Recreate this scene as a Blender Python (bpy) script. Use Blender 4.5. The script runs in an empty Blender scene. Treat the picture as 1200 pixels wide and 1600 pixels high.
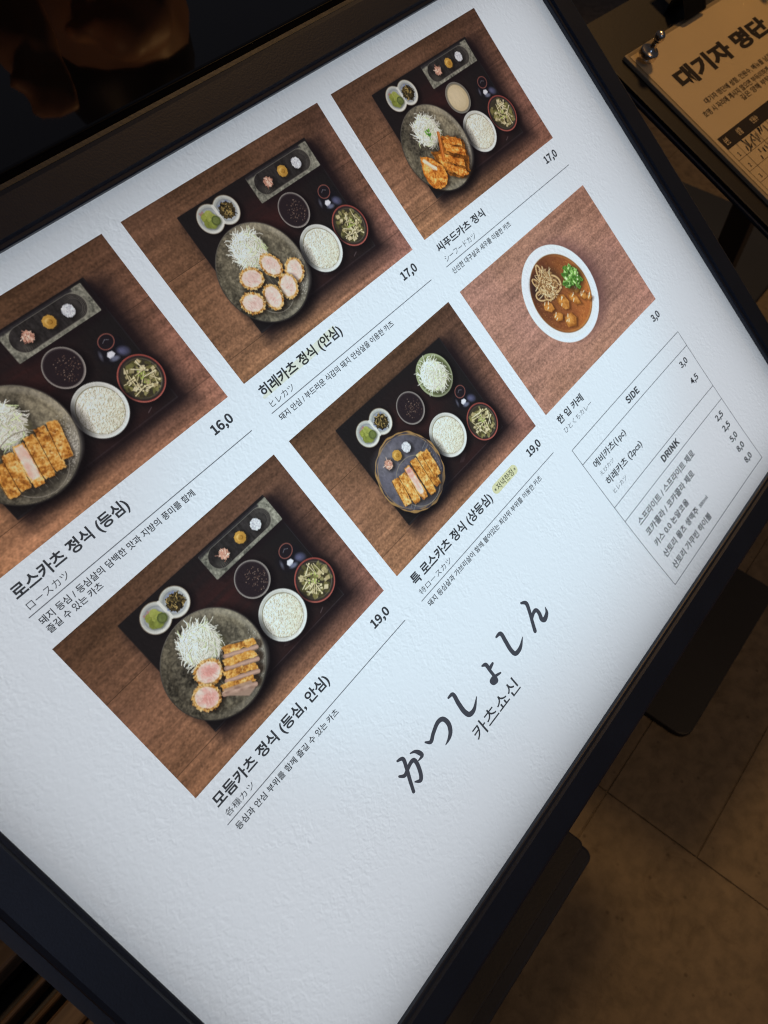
import bpy, bmesh, math, random
import numpy as np
from mathutils import Vector, Matrix
from mathutils.geometry import delaunay_2d_cdt

sc = bpy.context.scene
COL = sc.collection

# ------------------------------------------------------------------ camera, light, exposure
cam = bpy.data.cameras.new('camera')
cam_ob = bpy.data.objects.new('camera', cam)
COL.objects.link(cam_ob)
cam_ob.matrix_world = Matrix(((0.62554, 0.63315, -0.45587, -0.18927),
                              (-0.77998, 0.51907, -0.34942, -0.30853),
                              (0.01540, 0.57415, 0.81859, 1.04030),
                              (0, 0, 0, 1)))
cam.sensor_fit = 'VERTICAL'
cam.sensor_height = 36.0
cam.lens = 28.498
cam.clip_start = 0.02
cam.clip_end = 60
cam.dof.use_dof = True
cam.dof.focus_distance = 0.44
cam.dof.aperture_fstop = 18
sc.camera = cam_ob

world = bpy.data.worlds.new('World')
sc.world = world
world.use_nodes = True
bgn = world.node_tree.nodes['Background']
bgn.inputs[0].default_value = (0.75, 0.8, 1.0, 1)
bgn.inputs[1].default_value = 0.03

sc.view_settings.view_transform = 'Standard'
sc.view_settings.look = 'None'
sc.view_settings.exposure = 0
sc.view_settings.gamma = 1
sc.render.engine = 'CYCLES'
sc.cycles.use_denoising = True
sc.cycles.max_bounces = 8
sc.cycles.filter_width = 1.15


def lamp(name, kind, loc, target, power, color, size=0.3, **kw):
    d = bpy.data.lights.new(name, kind)
    d.energy = power
    d.color = color
    if kind == 'AREA':
        d.size = size
    else:
        d.shadow_soft_size = size
    for k, v in kw.items():
        setattr(d, k, v)
    o = bpy.data.objects.new(name, d)
    COL.objects.link(o)
    o.location = loc
    o.rotation_euler = (Vector(target) - Vector(loc)).to_track_quat('-Z', 'Y').to_euler()
    return o


WARM = (1.0, 0.56, 0.20)
lamp('ceiling_spot', 'SPOT', (1.35, 0.1, 2.35), (0.85, -0.05, 0.6), 54, WARM, 0.12, spot_size=math.radians(84), spot_blend=0.9)
lamp('ceiling_spot_two', 'SPOT', (0.55, -1.3, 2.35), (0.42, -0.8, 0.0), 27, (1.0, 0.60, 0.27), 0.45, spot_size=math.radians(66), spot_blend=1.0)
lamp('added_face_spot', 'SPOT', (-0.55, 0.05, 1.55), (0.30, 0.50, 1.0), 8.5, (1.0, 0.58, 0.30), 0.03, spot_size=math.radians(30), spot_blend=0.5)  # unseen lamp added to brighten the face and hand mirrored in the counter
lamp('bench_spot', 'SPOT', (-0.9, 0.2, 1.9), (-0.42, -0.05, 0.3), 17, (1.0, 0.62, 0.32), 0.08, spot_size=math.radians(45), spot_blend=0.8)
lamp('added_blue_spot', 'SPOT', (-0.5, -1.7, 1.9), (0.06, -0.16, 0.72), 15, (0.42, 0.60, 1.0), 0.25, spot_size=math.radians(26), spot_blend=0.6)  # unseen lamp added to tint the lower frame bar blue

# ------------------------------------------------------------------ helpers
U = 0.1444                      # one board unit (width of a printed photo) in metres
TAU = math.radians(38)
BOARD = Matrix.Translation((0, 0, 0.80)) @ Matrix.Rotation(TAU, 4, 'X')
COEF = [-0.09565, 0.0125, 0.04909, -0.00972, 0.02631, 0.00279, -0.00749, -0.00455, 0.01133, 0.02971,
        -0.0063, -0.07958, 0.00072, -0.00043, 0.04274]
PW = [(i, j) for i in range(5) for j in range(5) if i + j <= 4]


def zf(x, y):
    """sag of the backlit sheet inside its frame (board units)"""
    X = (x - .55) / 2.1
    Y = (y + 1.32) / 1.45
    return sum(c * X ** i * Y ** j for c, (i, j) in zip(COEF, PW))


def srgb(r, g, b):
    f = lambda v: (v / 255 / 12.92) if v / 255 <= 0.04045 else ((v / 255 + 0.055) / 1.055) ** 2.4
    return (f(r), f(g), f(b))


def tag(o, label=None, cat=None, group=None, kind=None):
    if label: o['label'] = label
    if cat: o['category'] = cat
    if group: o['group'] = group
    if kind: o['kind'] = kind
    return o


def empty(name, loc=(0, 0, 0)):
    o = bpy.data.objects.new(name, None)
    o.empty_display_size = 0.05
    COL.objects.link(o)
    o.location = loc
    return o


def link(name, me, m=None, parent=None, mw=None):
    o = bpy.data.objects.new(name, me)
    COL.objects.link(o)
    if m is not None and len(me.materials) == 0:
        for k in (m if isinstance(m, (list, tuple)) else [m]):
            me.materials.append(k)
    if parent is not None:
        o.parent = parent
        o.matrix_parent_inverse = Matrix.Identity(4)
    if mw is not None:
        pm = parent_world(parent) if parent is not None else Matrix.Identity(4)
        o.matrix_basis = pm.inverted() @ mw
    return o


def parent_world(o):
    m = o.matrix_basis.copy()
    while o.parent is not None:
        o = o.parent
        m = o.matrix_basis @ m
    return m


def mesh_from(verts, faces, name='mesh', smooth=False):
    me = bpy.data.meshes.new(name)
    me.from_pydata([tuple(v) for v in verts], [], faces)
    me.update()
    if smooth:
        me.polygons.foreach_set('use_smooth', [True] * len(me.polygons))
    return me


def bm_mesh(bm, name='mesh', smooth=False):
    bmesh.ops.recalc_face_normals(bm, faces=bm.faces[:])
    me = bpy.data.meshes.new(name)
    bm.to_mesh(me)
    bm.free()
    if smooth:
        me.polygons.foreach_set('use_smooth', [True] * len(me.polygons))
    return me


def box_bm(lo, hi, bevel=0.0, seg=2, bm=None):
    b = bmesh.new()
    bmesh.ops.create_cube(b, size=1)
    for v in b.verts:
        v.co = Vector([(lo[i] + hi[i]) / 2 + v.co[i] * (hi[i] - lo[i]) for i in range(3)])
    if bevel:
        bmesh.ops.bevel(b, geom=b.edges[:], offset=bevel, segments=seg, profile=0.5, affect='EDGES')
    if bm is None:
        return b
    me = bpy.data.meshes.new('tmp')
    b.to_mesh(me)
    b.free()
    bm.from_mesh(me)
    bpy.data.meshes.remove(me)
    return bm


def lathe_bm(profile, seg=32, bm=None):
    bm = bm or bmesh.new()
    rings = []
    for r, z in profile:
        if r < 1e-6:
            rings.append([bm.verts.new((0, 0, z))])
        else:
            rings.append([bm.verts.new((r * math.cos(2 * math.pi * k / seg), r * math.sin(2 * math.pi * k / seg), z)) for k in range(seg)])
    for a, b in zip(rings, rings[1:]):
        for k in range(seg):
            k2 = (k + 1) % seg
            if len(a) == 1 and len(b) == 1: continue
            if len(a) == 1: bm.faces.new((a[0], b[k], b[k2]))
            elif len(b) == 1: bm.faces.new((a[k], b[0], a[k2]))
            else: bm.faces.new((a[k], b[k], b[k2], a[k2]))
    return bm


def slab_outline(pts, z0, z1, bevel=0.0):
    """prism over an outline (counter-clockwise)"""
    bm = bmesh.new()
    vs = [bm.verts.new((x, y, z1)) for x, y in pts]
    f = bm.faces.new(vs)
    r = bmesh.ops.extrude_face_region(bm, geom=[f])
    for v in r['geom']:
        if isinstance(v, bmesh.types.BMVert):
            v.co.z = z0
    if bevel:
        es = [e for e in bm.edges if all(abs(v.co.z - z1) < 1e-6 for v in e.verts)]
        bmesh.ops.bevel(bm, geom=es, offset=bevel, segments=2, profile=0.5, affect='EDGES')
    return bm


def rounded_rect(x0, y0, x1, y1, r, n=6):
    pts = []
    for cx, cy, a in ((x1 - r, y0 + r, -90), (x1 - r, y1 - r, 0), (x0 + r, y1 - r, 90), (x0 + r, y0 + r, 180)):
        for k in range(n + 1):
            t = math.radians(a + 90 * k / n)
            pts.append((cx + r * math.cos(t), cy + r * math.sin(t)))
    return pts


# ------------------------------------------------------------------ materials
def mat(name, color=(0.5, 0.5, 0.5), rough=0.5, metal=0.0, spec=0.5, bump=0.0, bscale=200, var=0.0, vscale=20, coords='Object'):
    m = bpy.data.materials.new(name)
    m.use_nodes = True
    nt = m.node_tree
    p = nt.nodes['Principled BSDF']
    p.inputs['Base Color'].default_value = (*color, 1)
    p.inputs['Roughness'].default_value = rough
    p.inputs['Metallic'].default_value = metal
    p.inputs['Specular IOR Level'].default_value = spec
    tc = nt.nodes.new('ShaderNodeTexCoord')
    if var:
        n = nt.nodes.new('ShaderNodeTexNoise')
        n.inputs['Scale'].default_value = vscale
        n.inputs['Detail'].default_value = 6
        nt.links.new(tc.outputs[coords], n.inputs['Vector'])
        mx = nt.nodes.new('ShaderNodeMix')
        mx.data_type = 'RGBA'
        mx.inputs[6].default_value = (*[c * (1 - var) for c in color], 1)
        mx.inputs[7].default_value = (*[min(1, c * (1 + var)) for c in color], 1)
        nt.links.new(n.outputs['Fac'], mx.inputs[0])
        nt.links.new(mx.outputs[2], p.inputs['Base Color'])
    if bump:
        n2 = nt.nodes.new('ShaderNodeTexNoise')
        n2.inputs['Scale'].default_value = bscale
        n2.inputs['Detail'].default_value = 4
        nt.links.new(tc.outputs[coords], n2.inputs['Vector'])
        b = nt.nodes.new('ShaderNodeBump')
        b.inputs['Strength'].default_value = bump
        b.inputs['Distance'].default_value = 0.002
        nt.links.new(n2.outputs['Fac'], b.inputs['Height'])
        nt.links.new(b.outputs['Normal'], p.inputs['Normal'])
    return m


M_frame = mat('black_anodised_frame', (0.013, 0.019, 0.036), 0.42, 0.0, 0.32, 0.06, 900, 0.25, 30)  # blue in the base colour stands in for lens glare
M_black = mat('black_powder_coat', (0.024, 0.026, 0.034), 0.5, 0.0, 0.5, 0.08, 500, 0.3, 12)  # black lifted a little to stand in for lens veil
M_navy = mat('dark_navy_board', (0.030, 0.037, 0.058), 0.55, 0.0, 0.4, 0.05, 300, 0.25, 9)  # base colour raised towards navy to imitate the lens veil
M_plate = mat('dark_bronze_plate', (0.013, 0.012, 0.013), 0.5, 0.0, 0.4, 0.05, 400, 0.25, 14)
M_chrome = mat('chrome', (0.80, 0.72, 0.62), 0.22, 1.0)
M_glossblack = mat('glossy_black_counter', (0.003, 0.003, 0.004), 0.03, 0.0, 0.9)
M_skin = mat('skin', (0.42, 0.22, 0.13), 0.5, 0, 0.4, 0.0, 1, 0.12, 30)
M_cloth = mat('black_cloth', (0.015, 0.015, 0.018), 0.9, 0, 0.1, 0.3, 300)
M_hair = mat('dark_hair', (0.01, 0.008, 0.007), 0.5)
M_pen = mat('black_rubber', (0.008, 0.008, 0.009), 0.6, 0, 0.3)


def sheet_material(name, vcol=False):
    """backlit print film: light from the lamp box behind comes through it"""
    m = bpy.data.materials.new(name)
    m.use_nodes = True
    nt = m.node_tree
    nt.nodes.remove(nt.nodes['Principled BSDF'])
    out = nt.nodes['Material Output']
    tc = nt.nodes.new('ShaderNodeTexCoord')
    tr = nt.nodes.new('ShaderNodeBsdfTranslucent')
    df = nt.nodes.new('ShaderNodeBsdfDiffuse')
    # paper fibre: thickness varies, so a little more or less light comes through
    mp = nt.nodes.new('ShaderNodeMapping')
    mp.inputs['Rotation'].default_value = (0, 0, 0.5)
    mp.inputs['Scale'].default_value = (1.0, 0.8, 1.0)
    nt.links.new(tc.outputs['Object'], mp.inputs['Vector'])
    hs = []
    for sc_, det, dist in ((420, 4, 0.8), (900, 2, 0.2)):
        n = nt.nodes.new('ShaderNodeTexNoise')
        n.inputs['Scale'].default_value = sc_
        n.inputs['Detail'].default_value = det
        n.inputs['Distortion'].default_value = dist
        nt.links.new(mp.outputs[0], n.inputs['Vector'])
        hs.append(n)
    # relief: difference of two shifted copies of the same noise = lit and shaded sides of the embossing, put into the colour
    mp2 = nt.nodes.new('ShaderNodeMapping')
    mp2.inputs['Rotation'].default_value = (0, 0, 0.5)
    mp2.inputs['Scale'].default_value = (1.0, 0.8, 1.0)
    mp2.inputs['Location'].default_value = (0.0007, 0.0006, 0)
    nt.links.new(tc.outputs['Object'], mp2.inputs['Vector'])
    n3 = nt.nodes.new('ShaderNodeTexNoise')
    n3.inputs['Scale'].default_value = 420
    n3.inputs['Detail'].default_value = 4
    n3.inputs['Distortion'].default_value = 0.8
    nt.links.new(mp2.outputs[0], n3.inputs['Vector'])
    sub = nt.nodes.new('ShaderNodeMath')
    sub.operation = 'SUBTRACT'
    nt.links.new(hs[0].outputs['Fac'], sub.inputs[0])
    nt.links.new(n3.outputs['Fac'], sub.inputs[1])
    n4 = nt.nodes.new('ShaderNodeTexNoise')
    n4.inputs['Scale'].default_value = 45
    n4.inputs['Detail'].default_value = 3
    nt.links.new(mp.outputs[0], n4.inputs['Vector'])
    pw = nt.nodes.new('ShaderNodeMapRange')
    pw.inputs[1].default_value, pw.inputs[2].default_value = 0.32, 0.68
    pw.inputs[3].default_value, pw.inputs[4].default_value = 0.25 * EMBOSS_SHADE, 1.7 * EMBOSS_SHADE
    nt.links.new(n4.outputs['Fac'], pw.inputs[0])
    mul = nt.nodes.new('ShaderNodeMath')
    mul.operation = 'MULTIPLY_ADD'
    nt.links.new(pw.outputs[0], mul.inputs[1])
    mul.inputs[2].default_value = 0.965
    nt.links.new(sub.outputs[0], mul.inputs[0])
    mul2 = nt.nodes.new('ShaderNodeMath')
    mul2.operation = 'MULTIPLY_ADD'
    mul2.inputs[1].default_value = 0.06
    nt.links.new(hs[1].outputs['Fac'], mul2.inputs[0])
    nt.links.new(mul.outputs[0], mul2.inputs[2])
    colmul = nt.nodes.new('ShaderNodeVectorMath')
    colmul.operation = 'SCALE'
    nt.links.new(mul2.outputs[0], colmul.inputs['Scale'])
    if vcol:
        at = nt.nodes.new('ShaderNodeAttribute')
        at.attribute_name = 'print'
        nt.links.new(at.outputs['Color'], colmul.inputs[0])
    else:
        colmul.inputs[0].default_value = (0.93, 0.93, 0.93)
    nt.links.new(colmul.outputs[0], tr.inputs['Color'])
    nt.links.new(colmul.outputs[0], df.inputs['Color'])
    mix = nt.nodes.new('ShaderNodeMixShader')
    mix.inputs[0].default_value = 0.15
    nt.links.new(tr.outputs[0], mix.inputs[1])
    nt.links.new(df.outputs[0], mix.inputs[2])
    nt.links.new(mix.outputs[0], out.inputs['Surface'])
    return m


EMBOSS_SHADE = 0.27
M_sheet = sheet_material('textured_backlit_paper')
M_print = sheet_material('backlit_photo_print', True)


def ink(name, color, through):
    """ink on the backlit film: lets a share of the light through"""
    m = bpy.data.materials.new(name)
    m.use_nodes = True
    nt = m.node_tree
    nt.nodes.remove(nt.nodes['Principled BSDF'])
    d = nt.nodes.new('ShaderNodeBsdfDiffuse')
    d.inputs['Color'].default_value = (*color, 1)
    t = nt.nodes.new('ShaderNodeBsdfTransparent')
    t.inputs['Color'].default_value = (*through, 1)
    a = nt.nodes.new('ShaderNodeAddShader')
    nt.links.new(d.outputs[0], a.inputs[0])
    nt.links.new(t.outputs[0], a.inputs[1])
    nt.links.new(a.outputs[0], nt.nodes['Material Output'].inputs['Surface'])
    return m


M_ink = ink('black_ink', (0.02, 0.02, 0.022), (0.055, 0.057, 0.062))
M_inkthin = ink('grey_ink', (0.03, 0.03, 0.03), (0.11, 0.11, 0.12))
M_inklogo = ink('slate_ink', (0.03, 0.03, 0.035), (0.072, 0.074, 0.088))
M_inkrule = ink('rule_ink', (0.03, 0.03, 0.03), (0.20, 0.20, 0.21))
M_inkyellow = ink('yellow_ink', (0.02, 0.02, 0.01), (0.90, 0.83, 0.48))
M_inkyellow2 = ink('pale_yellow_ink', (0.0, 0.0, 0.0), (0.96, 0.93, 0.76))

# ------------------------------------------------------------------ floor (setting)
fm = bpy.data.materials.new('stone_floor')
fm.use_nodes = True
nt = fm.node_tree
p = nt.nodes['Principled BSDF']
p.inputs['Roughness'].default_value = 0.6
tc = nt.nodes.new('ShaderNodeTexCoord')
n1 = nt.nodes.new('ShaderNodeTexNoise'); n1.inputs['Scale'].default_value = 5; n1.inputs['Detail'].default_value = 9; n1.inputs['Roughness'].default_value = 0.65
n2 = nt.nodes.new('ShaderNodeTexNoise'); n2.inputs['Scale'].default_value = 60; n2.inputs['Detail'].default_value = 6
for n in (n1, n2): nt.links.new(tc.outputs['Object'], n.inputs['Vector'])
r1 = nt.nodes.new('ShaderNodeValToRGB')
r1.color_ramp.elements[0].position = 0.3; r1.color_ramp.elements[0].color = (0.17, 0.135, 0.105, 1)
r1.color_ramp.elements[1].position = 0.72; r1.color_ramp.elements[1].color = (0.235, 0.19, 0.145, 1)
nt.links.new(n1.outputs['Fac'], r1.inputs[0])
r2 = nt.nodes.new('ShaderNodeValToRGB')
r2.color_ramp.elements[0].position = 0.36; r2.color_ramp.elements[0].color = (0.66, 0.66, 0.66, 1)
r2.color_ramp.elements[1].position = 0.6; r2.color_ramp.elements[1].color = (1, 1, 1, 1)
nt.links.new(n2.outputs['Fac'], r2.inputs[0])
vo = nt.nodes.new('ShaderNodeTexVoronoi'); vo.inputs['Scale'].default_value = 46; vo.inputs['Randomness'].default_value = 1
nt.links.new(tc.outputs['Object'], vo.inputs['Vector'])
r3 = nt.nodes.new('ShaderNodeValToRGB')
r3.color_ramp.elements[0].position = 0.06; r3.color_ramp.elements[0].color = (0.45, 0.42, 0.4, 1)
r3.color_ramp.elements[1].position = 0.13; r3.color_ramp.elements[1].color = (1, 1, 1, 1)
nt.links.new(vo.outputs['Distance'], r3.inputs[0])
n5 = nt.nodes.new('ShaderNodeTexNoise'); n5.inputs['Scale'].default_value = 21; n5.inputs['Detail'].default_value = 10; n5.inputs['Roughness'].default_value = .75; n5.inputs['Distortion'].default_value = 1.2
nt.links.new(tc.outputs['Object'], n5.inputs['Vector'])
r4 = nt.nodes.new('ShaderNodeValToRGB')
r4.color_ramp.elements[0].position = 0.33; r4.color_ramp.elements[0].color = (0.62, 0.58, 0.55, 1)
r4.color_ramp.elements[1].position = 0.70; r4.color_ramp.elements[1].color = (1.0, 1.0, 1.0, 1)
e5 = r4.color_ramp.elements.new(0.46); e5.color = (0.9, 0.9, 0.9, 1)
nt.links.new(n5.outputs['Fac'], r4.inputs[0])
mz = nt.nodes.new('ShaderNodeMix'); mz.data_type = 'RGBA'; mz.blend_type = 'MULTIPLY'; mz.inputs[0].default_value = 1
my = nt.nodes.new('ShaderNodeMix'); my.data_type = 'RGBA'; my.blend_type = 'MULTIPLY'; my.inputs[0].default_value = 0.8
nt.links.new(r1.outputs[0], mz.inputs[6]); nt.links.new(r4.outputs[0], mz.inputs[7])
nt.links.new(mz.outputs[2], my.inputs[6]); nt.links.new(r3.outputs[0], my.inputs[7])
mx = nt.nodes.new('ShaderNodeMix'); mx.data_type = 'RGBA'; mx.blend_type = 'MULTIPLY'; mx.inputs[0].default_value = 0.8
nt.links.new(my.outputs[2], mx.inputs[6]); nt.links.new(r2.outputs[0], mx.inputs[7])
nt.links.new(mx.outputs[2], p.inputs['Base Color'])
bp = nt.nodes.new('ShaderNodeBump'); bp.inputs['Strength'].default_value = 0.35; bp.inputs['Distance'].default_value = 0.004
nt.links.new(n2.outputs['Fac'], bp.inputs['Height']); nt.links.new(bp.outputs[0], p.inputs['Normal'])
M_floor = fm
M_grout = mat('floor_grout', (0.03, 0.025, 0.02), 0.9)

bm = bmesh.new()
rnd = random.Random(4)
# tiles in rows that run along x; rows are narrow, joints staggered
TILES = []
for a, b in ((-3.0, -2.3), (-2.3, -1.6), (-1.6, -1.0), (-.354, .25), (.25, .85), (.85, 1.45), (1.45, 2.05), (2.05, 3.0)):
    x = -3.0 + rnd.random() * .5
    row = [-3.0]
    while x < 3.4:
        row.append(x); x += .62
    row.append(4.0)
    if a == -.354: row = [-3, -2.3, -1.65, -1.0, -.385, .231, .85, 1.46, 2.08, 2.7, 4.0]
    TILES += [(x0, a, x1, b) for x0, x1 in zip(row, row[1:])]
TILES += [(x0, -1.0, x1, -.354) for x0, x1 in zip([-3, -2.3, -1.65, -1.0, -.385], [-2.3, -1.65, -1.0, -.385, .231])]
TILES += [(x0, -1.0, x1, -.478) for x0, x1 in zip([.231, .85, 1.46, 2.08], [.85, 1.46, 2.08, 4.0])]
TILES += [(x0, -.478, x1, -.354) for x0, x1 in zip([.231, 1.1, 1.9], [1.1, 1.9, 4.0])]
for x0, a, x1, b in TILES:
    g = 0.0007
    box_bm((x0 + g, a + g, -0.02), (x1 - g, b - g, rnd.uniform(-0.0006, 0.0)), 0.0007, 1, bm)
box_bm((-3, -3, -0.05), (4, 3, -0.0022), 0, 1, bm)
me = bm_mesh(bm, 'floor')
floor = link('floor', me, M_floor)
tag(floor, kind='structure')

# ------------------------------------------------------------------ menu board
board = empty('menu_board', (0.0695, -0.13, 0.0))
tag(board, 'large black framed backlit menu board tilted on a low stand with food photos and prices', 'menu board')
BW = BOARD


def bpt(x, y, z=0.0):
    return Vector((x * U, y * U, z * U))


# frame: one mitred moulding
IX0, IX1, IY0, IY1 = -1.5174, 2.4982, -2.696, 0.0988
prof = [(0.0, -0.022), (0.0, -0.004), (0.004, 0.0), (0.016, 0.001), (0.024, 0.012), (0.130, 0.016), (0.146, 0.008), (0.152, -0.004), (0.152, -0.36), (0.118, -0.36), (0.118, -0.030), (0.02, -0.030)]
bm = bmesh.new()
rings = []
for sx, sy in ((-1, -1), (1, -1), (1, 1), (-1, 1)):
    ring = []
    for d, z in prof:
        x = (IX1 + d) if sx > 0 else (IX0 - d)
        y = (IY1 + d) if sy > 0 else (IY0 - d)
        ring.append(bm.verts.new(bpt(x, y, z)))
    rings.append(ring)
for k in range(4):
    a, b = rings[k], rings[(k + 1) % 4]
    for i in range(len(prof)):
        j = (i + 1) % len(prof)
        bm.faces.new((a[i], b[i], b[j], a[j]))
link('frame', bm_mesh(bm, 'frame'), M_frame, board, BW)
# outer casing that steps out behind the frame
bm = bmesh.new()
e = 0.152
def rect_ring(bm, x0, y0, x1, y1, w, z0, z1):
    """rectangular collar of width w outside the rectangle"""
    o = [(x0 - w, y0 - w), (x1 + w, y0 - w), (x1 + w, y1 + w), (x0 - w, y1 + w)]
    i = [(x0, y0), (x1, y0), (x1, y1), (x0, y1)]
    V = {}
    for nm, pts in (('o', o), ('i', i)):
        for zz in (z0, z1):
            V[nm, zz] = [bm.verts.new(bpt(x, y, zz)) for x, y in pts]
    for k in range(4):
        j = (k + 1) % 4
        bm.faces.new((V['o', z1][k], V['o', z1][j], V['i', z1][j], V['i', z1][k]))
        bm.faces.new((V['o', z0][k], V['o', z0][j], V['i', z0][j], V['i', z0][k]))
        bm.faces.new((V['o', z0][k], V['o', z0][j], V['o', z1][j], V['o', z1][k]))
        bm.faces.new((V['i', z0][k], V['i', z0][j], V['i', z1][j], V['i', z1][k]))
rect_ring(bm, IX0 - e - .004, IY0 - e - .004, IX1 + e + .004, IY1 + e + .004, 0.045, -0.40, -0.10)
link('casing', bm_mesh(bm, 'casing'), M_black, board, BW)
# lamp box back
bm = box_bm((IX0 * U - .018, IY0 * U - .018, -.40 * U), (IX1 * U + .018, IY1 * U + .018, -.345 * U))
link('back_panel', bm_mesh(bm, 'back_panel'), M_black, board, BW)
# the LED panel inside the box
ld = bpy.data.lights.new('led_panel', 'AREA')
ld.shape = 'RECTANGLE'
ld.size = (IX1 - IX0 + 0.06) * U
ld.size_y = (IY1 - IY0 + 0.06) * U
ld.energy = 0.62
ld.color = (0.84, 0.915, 1.0)
lo = bpy.data.objects.new('led_panel', ld)
COL.objects.link(lo)
lo.matrix_world = BW @ Matrix.Translation(((IX0 + IX1) / 2 * U, (IY0 + IY1) / 2 * U, -0.21 * U)) @ Matrix.Rotation(math.pi, 4, 'X')

# extra lamp added to make the sheet's middle brighter and bluer
ld2 = bpy.data.lights.new('led_middle_boost', 'AREA')
ld2.shape = 'ELLIPSE'
ld2.size = 2.9 * U
ld2.size_y = 2.0 * U
ld2.energy = 0.105
ld2.color = (0.42, 0.80, 1.0)
lo2 = bpy.data.objects.new('led_middle_boost', ld2)
COL.objects.link(lo2)
lo2.matrix_world = BW @ Matrix.Translation((0.62 * U, -1.42 * U, -0.325 * U)) @ Matrix.Rotation(math.pi, 4, 'X')

# sheet with openings where the photo prints sit
PHOTOS = {'A': (-1.0815, 0.0), 'B': (0.0, 0.0), 'C': (1.0823, 0.0), 'D': (-1.0815, -0.9316), 'E': (0.0, -0.9316), 'F': (1.0823, -0.9316)}
PWID, PHGT = 1.0, 0.670


def lin(a, b, n): return [a + (b - a) * k / n for k in range(n)]


xb = [IX0 - .05, -1.0815, -0.0815, 0.0, 1.0, 1.0823, 2.0823, IX1 + .05]
yb = [IY0 - .05, -0.9316 - PHGT, -0.9316, -PHGT, 0.0, IY1 + .05]
xs = sum([lin(a, b, max(2, int((b - a) / .045))) for a, b in zip(xb, xb[1:])], []) + [xb[-1]]
ys = sum([lin(a, b, max(2, int((b - a) / .045))) for a, b in zip(yb, yb[1:])], []) + [yb[-1]]
verts = [bpt(x, y, zf(x, y)) for y in ys for x in xs]
faces = []
nx = len(xs)
for j in range(len(ys) - 1):
    for i in range(nx - 1):
        cx, cy = (xs[i] + xs[i + 1]) / 2, (ys[j] + ys[j + 1]) / 2
        if any(px < cx < px + PWID and py - PHGT < cy < py for px, py in PHOTOS.values()):
            continue
        faces.append((j * nx + i, j * nx + i + 1, (j + 1) * nx + i + 1, (j + 1) * nx + i))
sheet = link('menu_sheet', mesh_from(verts, faces, 'menu_sheet', True), M_sheet, board, BW)

# ---- painting the printed photographs (numpy, in the print's own millimetre grid)
NPX = 420
NPY = int(round(NPX * PHGT))
H = 1.0 / NPX
GX, GY = np.meshgrid((np.arange(NPX + 1)) * H, (np.arange(NPY + 1)) * (PHGT / NPY))


def vnoise(rs, freq, octv=4, fx=1.0, fy=1.0, gain=0.5):
    out = np.zeros_like(GX)
    amp, tot = 1.0, 0.0
    for o in range(octv):
        f = freq * 2 ** o
        nxg, nyg = max(2, int(f * fx) + 3), max(2, int(f * fy) + 3)
        g = rs.rand(nyg, nxg)
        x = np.clip(GX * f * fx, 0, nxg - 2.001)
        y = np.clip(GY * f * fy, 0, nyg - 2.001)
        xi, yi = x.astype(int), y.astype(int)
        fx_, fy_ = x - xi, y - yi
        fx_ = fx_ * fx_ * (3 - 2 * fx_); fy_ = fy_ * fy_ * (3 - 2 * fy_)
        v = (g[yi, xi] * (1 - fx_) + g[yi, xi + 1] * fx_) * (1 - fy_) + (g[yi + 1, xi] * (1 - fx_) + g[yi + 1, xi + 1] * fx_) * fy_
        out += amp * v
        tot += amp
        amp *= gain
    return out / tot


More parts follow.
